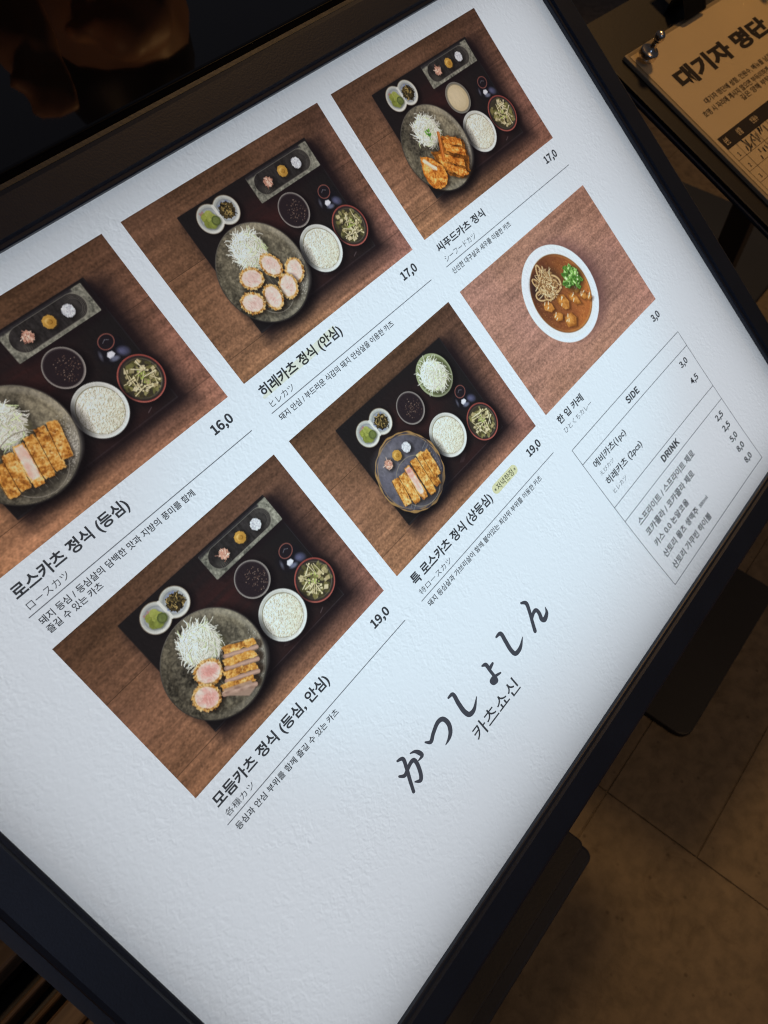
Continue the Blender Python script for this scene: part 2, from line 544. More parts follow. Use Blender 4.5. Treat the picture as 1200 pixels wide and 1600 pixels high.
class Pic:
    def __init__(s, seed):
        s.rs = np.random.RandomState(seed)
        s.im = np.zeros(GX.shape + (3,))
        s.n1 = np.clip((vnoise(s.rs, 34, 4, 1, 1, .75) - .5) * 1.9 + .5, 0, 1)
        s.n2 = np.clip((vnoise(s.rs, 110, 2, 1, 1, .8) - .5) * 1.7 + .5, 0, 1)

    def put(s, m, col, sl=None):
        im = s.im if sl is None else s.im[sl]
        col = np.asarray(col, float)
        m = np.clip(m, 0, 1)[..., None]
        im *= (1 - m)
        im += m * col

    def win(s, x0, y0, x1, y1):
        i0, i1 = max(0, int(x0 / H) - 1), min(NPX + 1, int(x1 / H) + 3)
        j0, j1 = max(0, int(y0 / H) - 1), min(NPY + 1, int(y1 / H) + 3)
        if i1 <= i0 or j1 <= j0: return None
        return (slice(j0, j1), slice(i0, i1))

    def ell(s, c, rx, ry=None, col=(0, 0, 0), a=0, soft=1.0, op=1.0, rough=0.0, fr=9):
        ry = ry or rx
        R = max(rx, ry) * 1.3 + soft * H * 2
        sl = s.win(c[0] - R, c[1] - R, c[0] + R, c[1] + R)
        if sl is None: return
        X, Y = GX[sl] - c[0], GY[sl] - c[1]
        ca, sa = math.cos(a), math.sin(a)
        u, v = X * ca + Y * sa, -X * sa + Y * ca
        d = np.sqrt((u / rx) ** 2 + (v / ry) ** 2)
        if rough:
            t = np.arctan2(v, u)
            ph = s.rs.rand(3) * 6.28
            d = d * (1 + rough * (np.sin(t * fr + ph[0]) + .7 * np.sin(t * fr * 2.3 + ph[1]) + .5 * np.sin(t * fr * .5 + ph[2])))
        s.put(np.clip(.5 - (d - 1) * min(rx, ry) / (H * soft), 0, 1) * op, col if not callable(col) else col(X, Y), sl)

    def ring(s, c, r, w, col, soft=1.0, op=1.0, t0=None, t1=None):
        R = r + w + 2 * H
        sl = s.win(c[0] - R, c[1] - R, c[0] + R, c[1] + R)
        if sl is None: return
        X, Y = GX[sl] - c[0], GY[sl] - c[1]
        d = np.abs(np.hypot(X, Y) - r)
        m = np.clip(.5 - (d - w / 2) / (H * soft), 0, 1) * op
        if t0 is not None:
            t = np.arctan2(Y, X)
            m = m * np.clip(.5 + .5 * np.cos(t - t0) * t1, 0, 1)
        s.put(m, col, sl)

    def line(s, p, q, w, col, op=1.0, soft=1.0):
        x0, x1 = min(p[0], q[0]) - w - 2 * H, max(p[0], q[0]) + w + 2 * H
        y0, y1 = min(p[1], q[1]) - w - 2 * H, max(p[1], q[1]) + w + 2 * H
        sl = s.win(x0, y0, x1, y1)
        if sl is None: return
        X, Y = GX[sl] - p[0], GY[sl] - p[1]
        dx, dy = q[0] - p[0], q[1] - p[1]
        L2 = dx * dx + dy * dy + 1e-12
        t = np.clip((X * dx + Y * dy) / L2, 0, 1)
        d = np.hypot(X - t * dx, Y - t * dy)
        s.put(np.clip(.5 - (d - w / 2) / (H * soft), 0, 1) * op, col, sl)

    def curve(s, pts, w, col, op=1.0):
        for p, q in zip(pts, pts[1:]): s.line(p, q, w, col, op)

    def rrect(s, x0, y0, x1, y1, r, col, soft=1.0, op=1.0, a=0.0):
        cx, cy = (x0 + x1) / 2, (y0 + y1) / 2
        X, Y = GX - cx, GY - cy
        ca, sa = math.cos(a), math.sin(a)
        u, v = X * ca + Y * sa, -X * sa + Y * ca
        qx, qy = np.abs(u) - (x1 - x0) / 2 + r, np.abs(v) - (y1 - y0) / 2 + r
        d = np.hypot(np.maximum(qx, 0), np.maximum(qy, 0)) + np.minimum(np.maximum(qx, qy), 0) - r
        s.put(np.clip(.5 - d / (H * soft), 0, 1) * op, col)

    def poly(s, pts, col, soft=1.0, op=1.0):
        xs_, ys_ = [p[0] for p in pts], [p[1] for p in pts]
        sl = s.win(min(xs_) - 3 * H, min(ys_) - 3 * H, max(xs_) + 3 * H, max(ys_) + 3 * H)
        if sl is None: return
        X, Y = GX[sl], GY[sl]
        ins = np.zeros(X.shape, bool)
        dm = np.full(X.shape, 9.0)
        n = len(pts)
        for k in range(n):
            (xa, ya), (xb_, yb_) = pts[k], pts[(k + 1) % n]
            cond = (ya > Y) != (yb_ > Y)
            xi = (xb_ - xa) * (Y - ya) / (yb_ - ya + 1e-12) + xa
            ins ^= cond & (X < xi)
            dx, dy = xb_ - xa, yb_ - ya
            t = np.clip(((X - xa) * dx + (Y - ya) * dy) / (dx * dx + dy * dy + 1e-12), 0, 1)
            dm = np.minimum(dm, np.hypot(X - xa - t * dx, Y - ya - t * dy))
        d = np.where(ins, -dm, dm)
        s.put(np.clip(.5 - d / (H * soft), 0, 1) * op, col if not callable(col) else col(X, Y), sl)

    def ramp(s, sl, cols, mix=.55):
        """colours laid along fine noise: crumb, meat, stone"""
        t = (s.n1[sl] * mix + s.n2[sl] * (1 - mix)) * (len(cols) - 1)
        t = np.clip(t, 0, len(cols) - 1.001)
        c = np.array(cols, float)
        k = t.astype(int)
        f = (t - k)[..., None]
        return c[k] * (1 - f) + c[k + 1] * f

    def polytex(s, pts, cols, soft=1.0, op=1.0, mix=.55):
        xs_, ys_ = [p[0] for p in pts], [p[1] for p in pts]
        sl = s.win(min(xs_) - 3 * H, min(ys_) - 3 * H, max(xs_) + 3 * H, max(ys_) + 3 * H)
        s.poly(pts, s.ramp(sl, cols, mix), soft, op)

    def elltex(s, c, rx, ry, cols, a=0, soft=1.0, op=1.0, rough=0.0, fr=9, mix=.55):
        R = max(rx, ry) * 1.3 + soft * H * 2
        sl = s.win(c[0] - R, c[1] - R, c[0] + R, c[1] + R)
        s.ell(c, rx, ry, s.ramp(sl, cols, mix), a, soft, op, rough, fr)

    def speck(s, mask_fn, n, box, cols, rmin, rmax, op=.9):
        for _ in range(n):
            x, y = s.rs.uniform(box[0], box[2]), s.rs.uniform(box[1], box[3])
            if mask_fn(x, y):
                s.ell((x, y), s.rs.uniform(rmin, rmax), None, cols[s.rs.randint(len(cols))], op=op)


def wood(P, base, var, light=None, seams=True, grain=1.0):
    rs = P.rs
    n = vnoise(rs, 3, 5, 1, 1)
    g = vnoise(rs, 8, 5, .5, 9)
    sp = vnoise(rs, 120, 2, .8, 1.0, .8)
    sp2 = vnoise(rs, 200, 1, .8, 1.0)
    k = 1 + var * (n - .5) * 1.0 + (.24 * grain * (g - .5) * 2) + .26 * (sp - .5) + .24 * (sp2 - .5)
    if light is not None: k = k * light
    P.im[:] = np.array(base) * k[..., None]
    P.im[..., 2] *= (1 + .12 * (n - .5))
    if seams:
        for y, x0, x1 in ((.243, .0, 1.0), (.574, .0, 1.0)):
            P.line((x0, y), (x1, y + .002), .0020, np.array(base) * .42, .75)
            P.line((x0, y + .0026), (x1, y + .0046), .0014, np.array(base) * 1.2, .3)


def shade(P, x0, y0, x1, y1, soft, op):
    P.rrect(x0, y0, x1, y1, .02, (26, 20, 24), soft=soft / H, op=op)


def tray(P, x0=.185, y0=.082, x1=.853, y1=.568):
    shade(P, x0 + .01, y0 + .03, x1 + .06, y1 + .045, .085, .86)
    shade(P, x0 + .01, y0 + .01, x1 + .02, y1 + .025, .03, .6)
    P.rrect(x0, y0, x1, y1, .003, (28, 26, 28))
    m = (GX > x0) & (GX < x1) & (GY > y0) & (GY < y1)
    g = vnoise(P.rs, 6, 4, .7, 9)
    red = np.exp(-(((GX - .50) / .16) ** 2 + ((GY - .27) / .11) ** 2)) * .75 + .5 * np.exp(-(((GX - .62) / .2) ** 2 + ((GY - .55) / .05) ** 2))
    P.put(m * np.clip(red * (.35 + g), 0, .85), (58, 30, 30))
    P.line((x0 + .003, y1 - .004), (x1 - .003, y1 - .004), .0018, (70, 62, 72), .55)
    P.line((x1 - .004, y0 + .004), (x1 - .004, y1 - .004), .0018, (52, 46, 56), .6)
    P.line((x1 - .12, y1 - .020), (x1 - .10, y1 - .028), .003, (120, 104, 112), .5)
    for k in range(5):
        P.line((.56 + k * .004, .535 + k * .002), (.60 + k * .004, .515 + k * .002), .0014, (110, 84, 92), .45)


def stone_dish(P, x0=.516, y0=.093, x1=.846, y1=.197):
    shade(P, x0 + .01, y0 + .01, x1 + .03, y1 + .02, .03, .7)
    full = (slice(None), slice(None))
    P.rrect(x0, y0, x1, y1, .004, P.ramp(full, [(64, 66, 62), (104, 106, 98), (134, 136, 126), (170, 172, 160)], .45))
    P.rrect(x0 + .001, y0 - .004, x1 - .04, y0 + .010, .003, (34, 32, 38), soft=3, op=.85)
    P.rrect(x0 + .016, y0 + .006, x1 - .020, y1 - .010, .046, (120, 120, 112), op=.6)
    g = vnoise(P.rs, 26, 3, 4, .35)
    c2 = np.array((42, 40, 41))[None, None] * (.72 + .55 * g[..., None] + .25 * (P.n2 - .5)[..., None])
    P.rrect(x0 + .018, y0 + .008, x1 - .026, y1 - .013, .043, c2)
    for k in range(4):
        P.ring((x1 - .068, (y0 + y1) / 2 - .002), .028 + .005 * k, .0020, (126, 124, 116), op=.5, t0=0.1, t1=1.3)
    P.ell((x1 - .070, (y0 + y1) / 2), .02, .028, (92, 91, 88), op=.4, soft=10)
    P.ell((x0 + .062, y1 - .034), .03, .016, (88, 86, 80), op=.45, soft=9)
    for k in range(7):
        P.line((x0 + .045 + .007 * k, y1 - .032 + .001 * k), (x0 + .043 + .0072 * k, y1 - .018), .0016, (126, 124, 114), .4)
    P.line((x0 + .09, y1 - .012), (x1 - .07, y1 - .012), .0026, (132, 130, 124), .5)


def condiments(P, pts):
    a, b, c = pts
    rs = P.rs
    for q in pts:
        P.ell((q[0] + .006, q[1] + .008), .026, None, (22, 20, 20), soft=7, op=.7)
    P.ell(a, .019, None, (186, 140, 122), rough=.08)
    for _ in range(46):
        t = rs.rand() * 6.28
        r = rs.rand() * .02
        x, y = a[0] + r * math.cos(t), a[1] + r * math.sin(t)
        t2 = rs.rand() * 6.28
        L = rs.uniform(.006, .013)
        P.line((x, y), (x + L * math.cos(t2), y + L * math.sin(t2)), .0028, [(226, 196, 178), (206, 150, 130), (238, 214, 200), (172, 120, 104), (150, 100, 84)][rs.randint(5)], .85)
    P.ell(b, .0225, .022, (190, 146, 62), rough=.03)
    P.ell((b[0] + .004, b[1] + .005), .017, None, (150, 106, 36), soft=6, op=.5)
    P.ring((b[0] + .001, b[1] + .001), .012, .005, (214, 172, 84), op=.8, t0=-2.4, t1=1.6)
    P.ring((b[0] + .003, b[1] + .002), .006, .003, (112, 74, 22), op=.75, t0=.6, t1=1.5)
    P.ell((b[0] - .006, b[1] - .008), .006, .004, (226, 192, 112), op=.7, soft=3)
    P.ell(c, .0215, None, (204, 212, 224), rough=.035)
    for _ in range(60):
        t = rs.rand() * 6.28
        r = .021 * math.sqrt(rs.rand())
        P.ell((c[0] + r * math.cos(t), c[1] + r * math.sin(t)), .0026, None, [(236, 240, 246), (180, 188, 204), (160, 168, 186)][rs.randint(3)], op=.7)


def sauce(P, c=(.619, .279), r=.0685, kind='dark'):
    rs = P.rs
    P.ell((c[0] + .010, c[1] + .012), r * 1.08, None, (16, 14, 17), soft=10, op=.75)
    if kind == 'dark':
        P.ell(c, r, None, (112, 108, 108))
        P.ring(c, r - .002, .0026, (166, 163, 160), op=.7, t0=1.4, t1=1.2)
        P.ring(c, r - .0015, .002, (150, 148, 146), op=.6, t0=-2.0, t1=1.0)
        P.ell((c[0] - .001, c[1] - .001), r - .0055, None, (54, 47, 52))
        P.ell((c[0] - .001, c[1] + .0005), r - .008, None, (37, 30, 35))
        for _ in range(80):
            t, q = rs.rand() * 6.28, (r - .014) * rs.rand() ** .6
            x, y = c[0] + .010 + .82 * q * math.cos(t), c[1] + .008 + .82 * q * math.sin(t)
            P.ell((x, y), .0013 + .0009 * rs.rand(), .0012, [(128, 100, 86), (92, 68, 60), (164, 142, 126), (72, 52, 48)][rs.randint(4)], op=.85)
    else:
        P.ell(c, r + .004, None, (96, 96, 92))
        P.ring(c, r + .002, .003, (150, 150, 142), op=.6)
        P.ell(c, r - .003, None, (128, 122, 104))
        P.ell((c[0], c[1] + .001), r - .008, None, (192, 180, 148))
        P.ell((c[0] - .012, c[1] - .012), r - .03, None, (206, 194, 164), soft=14, op=.6)
        P.ring(c, r - .014, .012, (168, 152, 116), op=.4, t0=.6, t1=1.0, soft=4)


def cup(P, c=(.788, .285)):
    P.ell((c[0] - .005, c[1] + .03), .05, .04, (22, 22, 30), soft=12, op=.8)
    P.ell(c, .031, .026, (128, 74, 68), a=-.2)
    P.ell(c, .0275, .0225, (30, 26, 32), a=-.2)
    P.curve([(c[0] - .012, c[1] - .002), (c[0], c[1] - .008), (c[0] + .012, c[1] - .001)], .002, (130, 132, 150), .7)
    hx, hy = c[0] - .016, c[1] + .042
    P.poly([(hx - .014, hy - .002), (hx - .004, hy - .012), (hx + .012, hy - .008), (hx + .016, hy + .004), (hx + .002, hy + .012), (hx - .010, hy + .010)], (208, 216, 232), soft=1.5)
    P.ell((hx + .004, hy + .017), .016, .008, (104, 112, 140), a=.2, soft=3, op=.9)
    P.ell((hx - .030, hy - .014), .005, .013, (96, 100, 122), a=.3, soft=3, op=.7)
    P.ell((hx + .044, hy + .012), .022, .016, (66, 70, 100), a=.6, soft=4, op=.8)
    P.ell((hx + .040, hy + .010), .012, .008, (96, 100, 140), a=.6, soft=4, op=.6)


def miso(P, c=(.803, .445), r=.083):
    rs = P.rs
    P.ell((c[0] + .012, c[1] + .014), r * 1.08, None, (18, 14, 17), soft=12, op=.7)
    P.ell(c, r, None, (138, 64, 58))
    P.ring(c, r - .002, .0026, (190, 112, 102), op=.7, t0=2.3, t1=1.3)
    P.ell(c, r - .0055, None, (46, 38, 40))
    P.ell((c[0], c[1] + .001), r - .011, None, (54, 50, 40))
    q = r - .013
    for _ in range(75):
        t, d = rs.rand() * 6.28, q * .92 * math.sqrt(rs.rand())
        P.ell((c[0] + d * math.cos(t), c[1] + d * math.sin(t)), rs.uniform(.006, .014), rs.uniform(.004, .009), [(104, 104, 58), (132, 130, 76), (78, 76, 44), (146, 142, 92), (62, 56, 36), (116, 110, 66)][rs.randint(6)], a=rs.rand() * 3, op=.85)
    for _ in range(17):
        t, d = rs.rand() * 6.28, q * .84 * math.sqrt(rs.uniform(.12, 1))
        x, y, s_ = c[0] + d * math.cos(t), c[1] + d * math.sin(t), rs.uniform(.008, .0135)
        an = rs.rand() * 3
        pts = [(x + s_ * math.cos(an + k * 1.57), y + s_ * .8 * math.sin(an + k * 1.57)) for k in range(4)]
        P.poly([(p[0] + .002, p[1] + .003) for p in pts], (48, 42, 24), soft=2, op=.5)
        P.poly(pts, [(198, 188, 146), (176, 164, 118), (212, 204, 168), (160, 152, 110)][rs.randint(4)], op=.88)
    for _ in range(22):
        t, d = rs.rand() * 6.28, q * .70 * math.sqrt(rs.rand())
        x, y = c[0] + d * math.cos(t), c[1] + d * math.sin(t)
        an, L = rs.uniform(-1.3, 1.9), rs.uniform(.024, .056)
        p0, p1 = (x - L / 2 * math.cos(an), y - L / 2 * math.sin(an)), (x + L / 2 * math.cos(an), y + L / 2 * math.sin(an))
        if max(math.hypot(p0[0] - c[0], p0[1] - c[1]), math.hypot(p1[0] - c[0], p1[1] - c[1])) > q * .97: continue
        P.line((p0[0] + .002, p0[1] + .002), (p1[0] + .002, p1[1] + .002), .0042, (50, 46, 26), .55)
        P.line(p0, p1, .0036, [(216, 208, 168), (196, 188, 146), (228, 222, 190)][rs.randint(3)], .92)
        P.ell(p1, .0040, .0034, (224, 214, 172), op=.9)
    for _ in range(14):
        t, d = rs.rand() * 6.28, q * .4 * rs.rand()
        P.ell((c[0] + d * math.cos(t), c[1] + d * math.sin(t)), .0035, .003, (158, 180, 88), op=.85)
    P.ring(c, r - .015, .003, (122, 122, 120), op=.5, t0=.4, t1=1.0)


def rice(P, c=(.624, .450), r=.0935, warm=0.0):
    rs = P.rs
    P.ell((c[0] + .012, c[1] + .016), r * 1.06, None, (16, 14, 17), soft=12, op=.75)
    P.ell(c, r, None, (206, 214, 216))
    P.ring(c, r - .003, .006, (232, 238, 242), op=.85, t0=1.0, t1=1.4, soft=2.5)
    P.ring(c, r - .008, .010, (168, 175, 172), op=.8, t0=-2.4, t1=1.3, soft=3)
    ri = r - .0145
    P.ell(c, ri + .0015, None, (128, 126, 104))
    P.elltex((c[0], c[1] + .001), ri - .001, ri - .001, [(140, 140, 122), (196, 198, 188), (220, 224, 218), (236, 240, 238)], mix=.3)
    for k in range(1300):
        t, d = rs.rand() * 6.28, (ri - .004) * math.sqrt(rs.rand())
        x, y = c[0] + d * math.cos(t), c[1] + d * math.sin(t)
        lit = .5 + .5 * ((c[0] - x) + (c[1] - y)) / (ri * 1.5)
        an, L = rs.rand() * 3.14, rs.uniform(.003, .006)
        dx, dy = L * math.cos(an), L * math.sin(an)
        if rs.rand() < .55:
            P.line((x + .0016, y + .0020), (x + dx + .0016, y + dy + .0020), .0030, (140, 136, 108 - 14 * (1 - lit)), .55)
        b_ = 206 + 42 * min(1, max(0, .35 + .75 * lit + rs.uniform(-.4, .25)))
        P.line((x, y), (x + dx, y + dy), .0030, (b_ - 2, b_ + 2, b_ - 2 - 18 * max(0, .55 - lit)), .85)


def pickles(P, a=(.295, .145), b=(.372, .148)):
    rs = P.rs
    R_ = .0545
    for q in (a, b): P.ell((q[0] + .010, q[1] + .012), R_ * 1.05, None, (16, 14, 17), soft=10, op=.75)
    for q in (a, b): P.ell(q, R_, None, (112, 100, 84))
    for q in (a, b): P.ell(q, R_ - .0024, None, (186, 194, 192))
    for q in (a, b):
        P.ring(q, R_ - .006, .006, (224, 230, 232), op=.75, t0=1.2, t1=1.3, soft=3)
        P.ring(q, R_ - .011, .008, (146, 154, 156), op=.7, t0=-2.2, t1=1.2, soft=3)
        P.ell(q, R_ - .0135, None, (132, 141, 148))
        P.ell((q[0] + .002, q[1] + .004), R_ - .018, None, (164, 174, 184), soft=4)
    mx_ = (a[0] + b[0]) / 2
    P.line((mx_ - .001, a[1] - .032), (mx_ + .001, a[1] + .034), .012, (204, 211, 211))
    P.line((mx_ + .007, a[1] - .028), (mx_ + .009, a[1] + .032), .003, (146, 154, 157), .8)
    P.line((mx_ - .007, a[1] - .028), (mx_ - .006, a[1] + .032), .0025, (160, 168, 168), .7)
    for _ in range(14):
        t, d = rs.rand() * 6.28, rs.uniform(.024, .034)
        P.ell((b[0] + d * math.cos(t), b[1] + d * math.sin(t)), .006, .004, (84, 104, 166), op=.6, soft=2)
    for _ in range(7):
        P.ell((a[0] + rs.uniform(-.026, .004), a[1] - .027 + rs.uniform(-.006, .006)), .0045, None, (164, 104, 100), op=.6)
    for k, (dx, dy, r) in enumerate(((-.014, -.012, .018), (.004, -.017, .015), (-.016, .010, .019), (.006, .002, .020), (-.004, .020, .017), (.015, .014, .0185))):
        col = [(130, 142, 60), (154, 166, 82), (112, 124, 52), (146, 158, 74), (120, 134, 58), (98, 112, 60)][k]
        P.ell((a[0] + dx + .003, a[1] + dy + .004), r, r * .9, (52, 56, 30), soft=4, op=.6)
        P.ell((a[0] + dx, a[1] + dy), r, r * .92, col, rough=.04)
        P.elltex((a[0] + dx - .002, a[1] + dy - .002), r * .66, r * .6, [[v * .8 for v in col], col, [min(255, v * 1.25) for v in col]], soft=3, op=.8)
    P.ring((a[0] + .015, a[1] + .014), .015, .004, (70, 84, 42), op=.8)
    P.elltex((b[0] + .002, b[1] + .002), .033, .031, [(26, 24, 20), (44, 38, 26), (66, 56, 34), (96, 80, 44)], rough=.06)
    for _ in range(36):
        t, d = rs.rand() * 6.28, .027 * math.sqrt(rs.rand())
        x, y = b[0] + .002 + d * math.cos(t), b[1] + .002 + d * math.sin(t)
        an = rs.rand() * 6.28
        L = rs.uniform(.008, .02)
        P.curve([(x, y), (x + L * .5 * math.cos(an), y + L * .5 * math.sin(an)), (x + L * math.cos(an + .6), y + L * math.sin(an + .6))], .0034, [(156, 132, 74), (32, 29, 22), (108, 92, 52), (28, 26, 22), (66, 58, 38), (182, 158, 96), (24, 23, 21)][rs.randint(7)], .85)


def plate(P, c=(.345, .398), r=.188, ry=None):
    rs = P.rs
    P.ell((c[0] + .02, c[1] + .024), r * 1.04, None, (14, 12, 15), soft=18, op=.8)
    n = vnoise(rs, 8, 6, 1, 1, .7)
    k = .86 + .62 * (n - .5) * 2 + .38 * (P.n2 - .5) + .22 * (P.n1 - .5) + .16 * (GX - c[0]) / r - .05 * (GY - c[1]) / r
    img = np.stack([114 * k, 109 * k, 93 * k - 6 * (n - .5)], -1)
    P.rrect(c[0] - r, c[1] - r, c[0] + r, c[1] + r, r, (48, 46, 43))
    P.rrect(c[0] - r + .0028, c[1] - r + .0028, c[0] + r - .0028, c[1] + r - .0028, r - .0028, img)
    P.ring(c, r - .012, .018, (158, 156, 146), op=.5, t0=.35, t1=1.5, soft=7)
    P.ring(c, r - .034, .006, (70, 65, 54), op=.4, soft=6)
    P.ell((c[0] + .070, c[1] + .095), .062, .055, (36, 34, 33), soft=24, op=.75)
    P.ell((c[0] + .135, c[1] + .098), .022, .044, (176, 176, 168), a=.7, soft=12, op=.6)
    for _ in range(300):
        t = rs.normal(.6, .24)
        d = r * rs.uniform(.78, .96)
        P.ell((c[0] + d * math.cos(t), c[1] + d * math.sin(t)), .0017, None, [(206, 206, 200), (92, 90, 84), (184, 184, 176)][rs.randint(3)], op=.6)
    for _ in range(120):
        t, d = rs.rand() * 6.28, r * .95 * math.sqrt(rs.rand())
        P.ell((c[0] + d * math.cos(t), c[1] + d * math.sin(t)), rs.uniform(.002, .005), .002, [(72, 66, 54), (138, 132, 114)][rs.randint(2)], a=rs.rand() * 3, soft=2, op=.35)
    P.ring(c, r - .0015, .0022, (160, 157, 146), op=.7, t0=-2.2, t1=.9)
    P.ring(c, r - .0015, .0026, (28, 27, 27), op=.8, t0=2.4, t1=.9)


def cabbage(P, c=(.348, .318), r=.080, n=520, small=False):
    rs = P.rs
    P.ell((c[0] + .010, c[1] + .014), r, r, (34, 32, 27), soft=14, op=.7)
    P.ell(c, r * .86, r * .84, (176, 184, 160), rough=.05, soft=4)
    P.ell((c[0] + r * .40, c[1] + r * .42), r * .42, r * .34, (150, 150, 96), soft=12, op=.7)
    for k in range(n):
        t, d = rs.rand() * 6.28, r * .86 * math.sqrt(rs.rand())
        x, y = c[0] + d * math.cos(t), c[1] + d * math.sin(t)
        an = t + 1.57 + rs.normal(0, .75) if d > r * .5 else rs.rand() * 6.28
        L = rs.uniform(.016, .040) * (r / .08)
        bend = rs.uniform(-1.3, 1.3)
        pts = [(x, y)]
        a_ = an
        for q in range(3):
            pts.append((pts[-1][0] + L / 3 * math.cos(a_), pts[-1][1] + L / 3 * math.sin(a_)))
            a_ += bend / 2
        lit = .5 - ((x - c[0]) + (y - c[1])) / (r * 2.6)
        v = 206 + 44 * min(1, max(0, lit * 1.3 + rs.uniform(-.5, .40)))
        g = rs.rand() < .03 + .16 * (1 - lit)
        col = (v * (.90 if g else .985), v, v * (.76 if g else .985))
        if rs.rand() < .55: P.curve([(q[0] + .0018, q[1] + .0024) for q in pts], .0024, (128, 134, 112), .45)
        P.curve(pts, .0022 if k % 4 else .0032, col, .9)


GOLD = [(216, 158, 72), (194, 128, 48), (228, 178, 96), (164, 100, 36), (238, 202, 132), (132, 76, 28)]


def crumb(P, pts, n=70, op=.85, pal=GOLD):
    """fried crumb: golden grain following fine noise, with a few dark and light flakes"""
    rs = P.rs
    srt = sorted(pal, key=lambda c: sum(c))
    ramp_ = [[v * .72 for v in srt[0]], srt[0], srt[1], srt[2], srt[3], srt[4], srt[5], [min(255, v * 1.06) for v in srt[5]]]
    P.polytex(pts, ramp_, 1.2, .96, .62)
    xs_, ys_ = [p[0] for p in pts], [p[1] for p in pts]
    cx, cy = sum(xs_) / len(xs_), sum(ys_) / len(ys_)
    for _ in range(n // 2):
        q = pts[rs.randint(len(pts))]
        t = rs.rand() ** .7
        x, y = cx + (q[0] - cx) * t, cy + (q[1] - cy) * t
        P.ell((x, y), rs.uniform(.002, .005), rs.uniform(.0014, .003), pal[rs.randint(len(pal))], a=rs.rand() * 3, op=.7, rough=.15, soft=1.5)


def wob(P, pts, amp=.003, sub=5):
    out = []
    for k in range(len(pts)):
        a, b = pts[k], pts[(k + 1) % len(pts)]
        for s_ in range(sub):
            t = s_ / sub
            out.append((a[0] + (b[0] - a[0]) * t + P.rs.uniform(-amp, amp), a[1] + (b[1] - a[1]) * t + P.rs.uniform(-amp, amp)))
    return out


def strip(P, p, q, w, kind='gold'):
    """one cut slice of cutlet from p to q, w wide"""
    dx, dy = q[0] - p[0], q[1] - p[1]
    L = math.hypot(dx, dy)
    nx_, ny_ = -dy / L * w / 2, dx / L * w / 2
    ex, ey = dx / L * .004, dy / L * .004
    pts = [(p[0] - nx_ * .8 - ex, p[1] - ny_ * .8 - ey), (p[0] + nx_ * .8 - ex, p[1] + ny_ * .8 - ey), (p[0] + nx_ + dx * .2, p[1] + ny_ + dy * .2), (q[0] + nx_ - dx * .15, q[1] + ny_ - dy * .15), (q[0] + nx_ * .75 + ex, q[1] + ny_ * .75 + ey), (q[0] - nx_ * .75 + ex, q[1] - ny_ * .75 + ey), (q[0] - nx_ - dx * .15, q[1] - ny_ - dy * .15), (p[0] - nx_ + dx * .2, p[1] - ny_ + dy * .2)]
    P.poly([(x + .004, y + .005) for x, y in pts], (34, 24, 18), soft=5, op=.7)
    if kind == 'gold':
        pp = wob(P, pts, .0022)
        crumb(P, pp, 80)
        P.line((p[0] + nx_ * .96, p[1] + ny_ * .96), (q[0] + nx_ * .96, q[1] + ny_ * .96), .0022, (48, 28, 14), .75)
        P.line((p[0] - nx_ * .9, p[1] - ny_ * .9), (q[0] - nx_ * .9, q[1] - ny_ * .9), .0024, (226, 186, 112), .5)
    else:
        pp = wob(P, pts, .0018)
        P.poly(pp, (186, 126, 60))
        crumb(P, pp, 26)
        ip = [(p[0] + (x - p[0]) * .80 + dx * .03, p[1] + (y - p[1]) * .80 + dy * .03) for x, y in pts]
        ip = wob(P, ip, .001)
        P.polytex(ip, [(196, 158, 146), (214, 184, 172), (226, 206, 196), (234, 222, 214)], 2, 1, .75)
        for k in range(16):
            t = P.rs.rand()
            x, y = p[0] + dx * (.1 + .8 * t) + P.rs.uniform(-.4, .4) * nx_ * 1.6, p[1] + dy * (.1 + .8 * t) + P.rs.uniform(-.4, .4) * ny_ * 1.6
            P.ell((x, y), P.rs.uniform(.006, .014), P.rs.uniform(.003, .006), [(226, 200, 188), (198, 150, 138), (236, 220, 210), (206, 164, 150)][P.rs.randint(4)], a=math.atan2(dy, dx), soft=4, op=.5)


def rack(P, c, r=.10, y0=-.02):
    """wire rack: half ring and bars"""
    P.ell((c[0], c[1] + .012), r * 1.0, r * .80, (42, 40, 38), soft=12, op=.6)
    for k in range(-5, 6):
        x = c[0] + k * r / 5.2
        h = math.sqrt(max(0, r * r - (k * r / 5.2) ** 2))
        P.line((x, c[1] - h * .7), (x + .004, c[1] + h * .78), .0016, (120, 116, 106), .6)
    P.ring(c, r, .0030, (104, 100, 92), op=.8)
    P.ring((c[0] - .001, c[1] - .001), r, .0012, (176, 172, 160), op=.6)


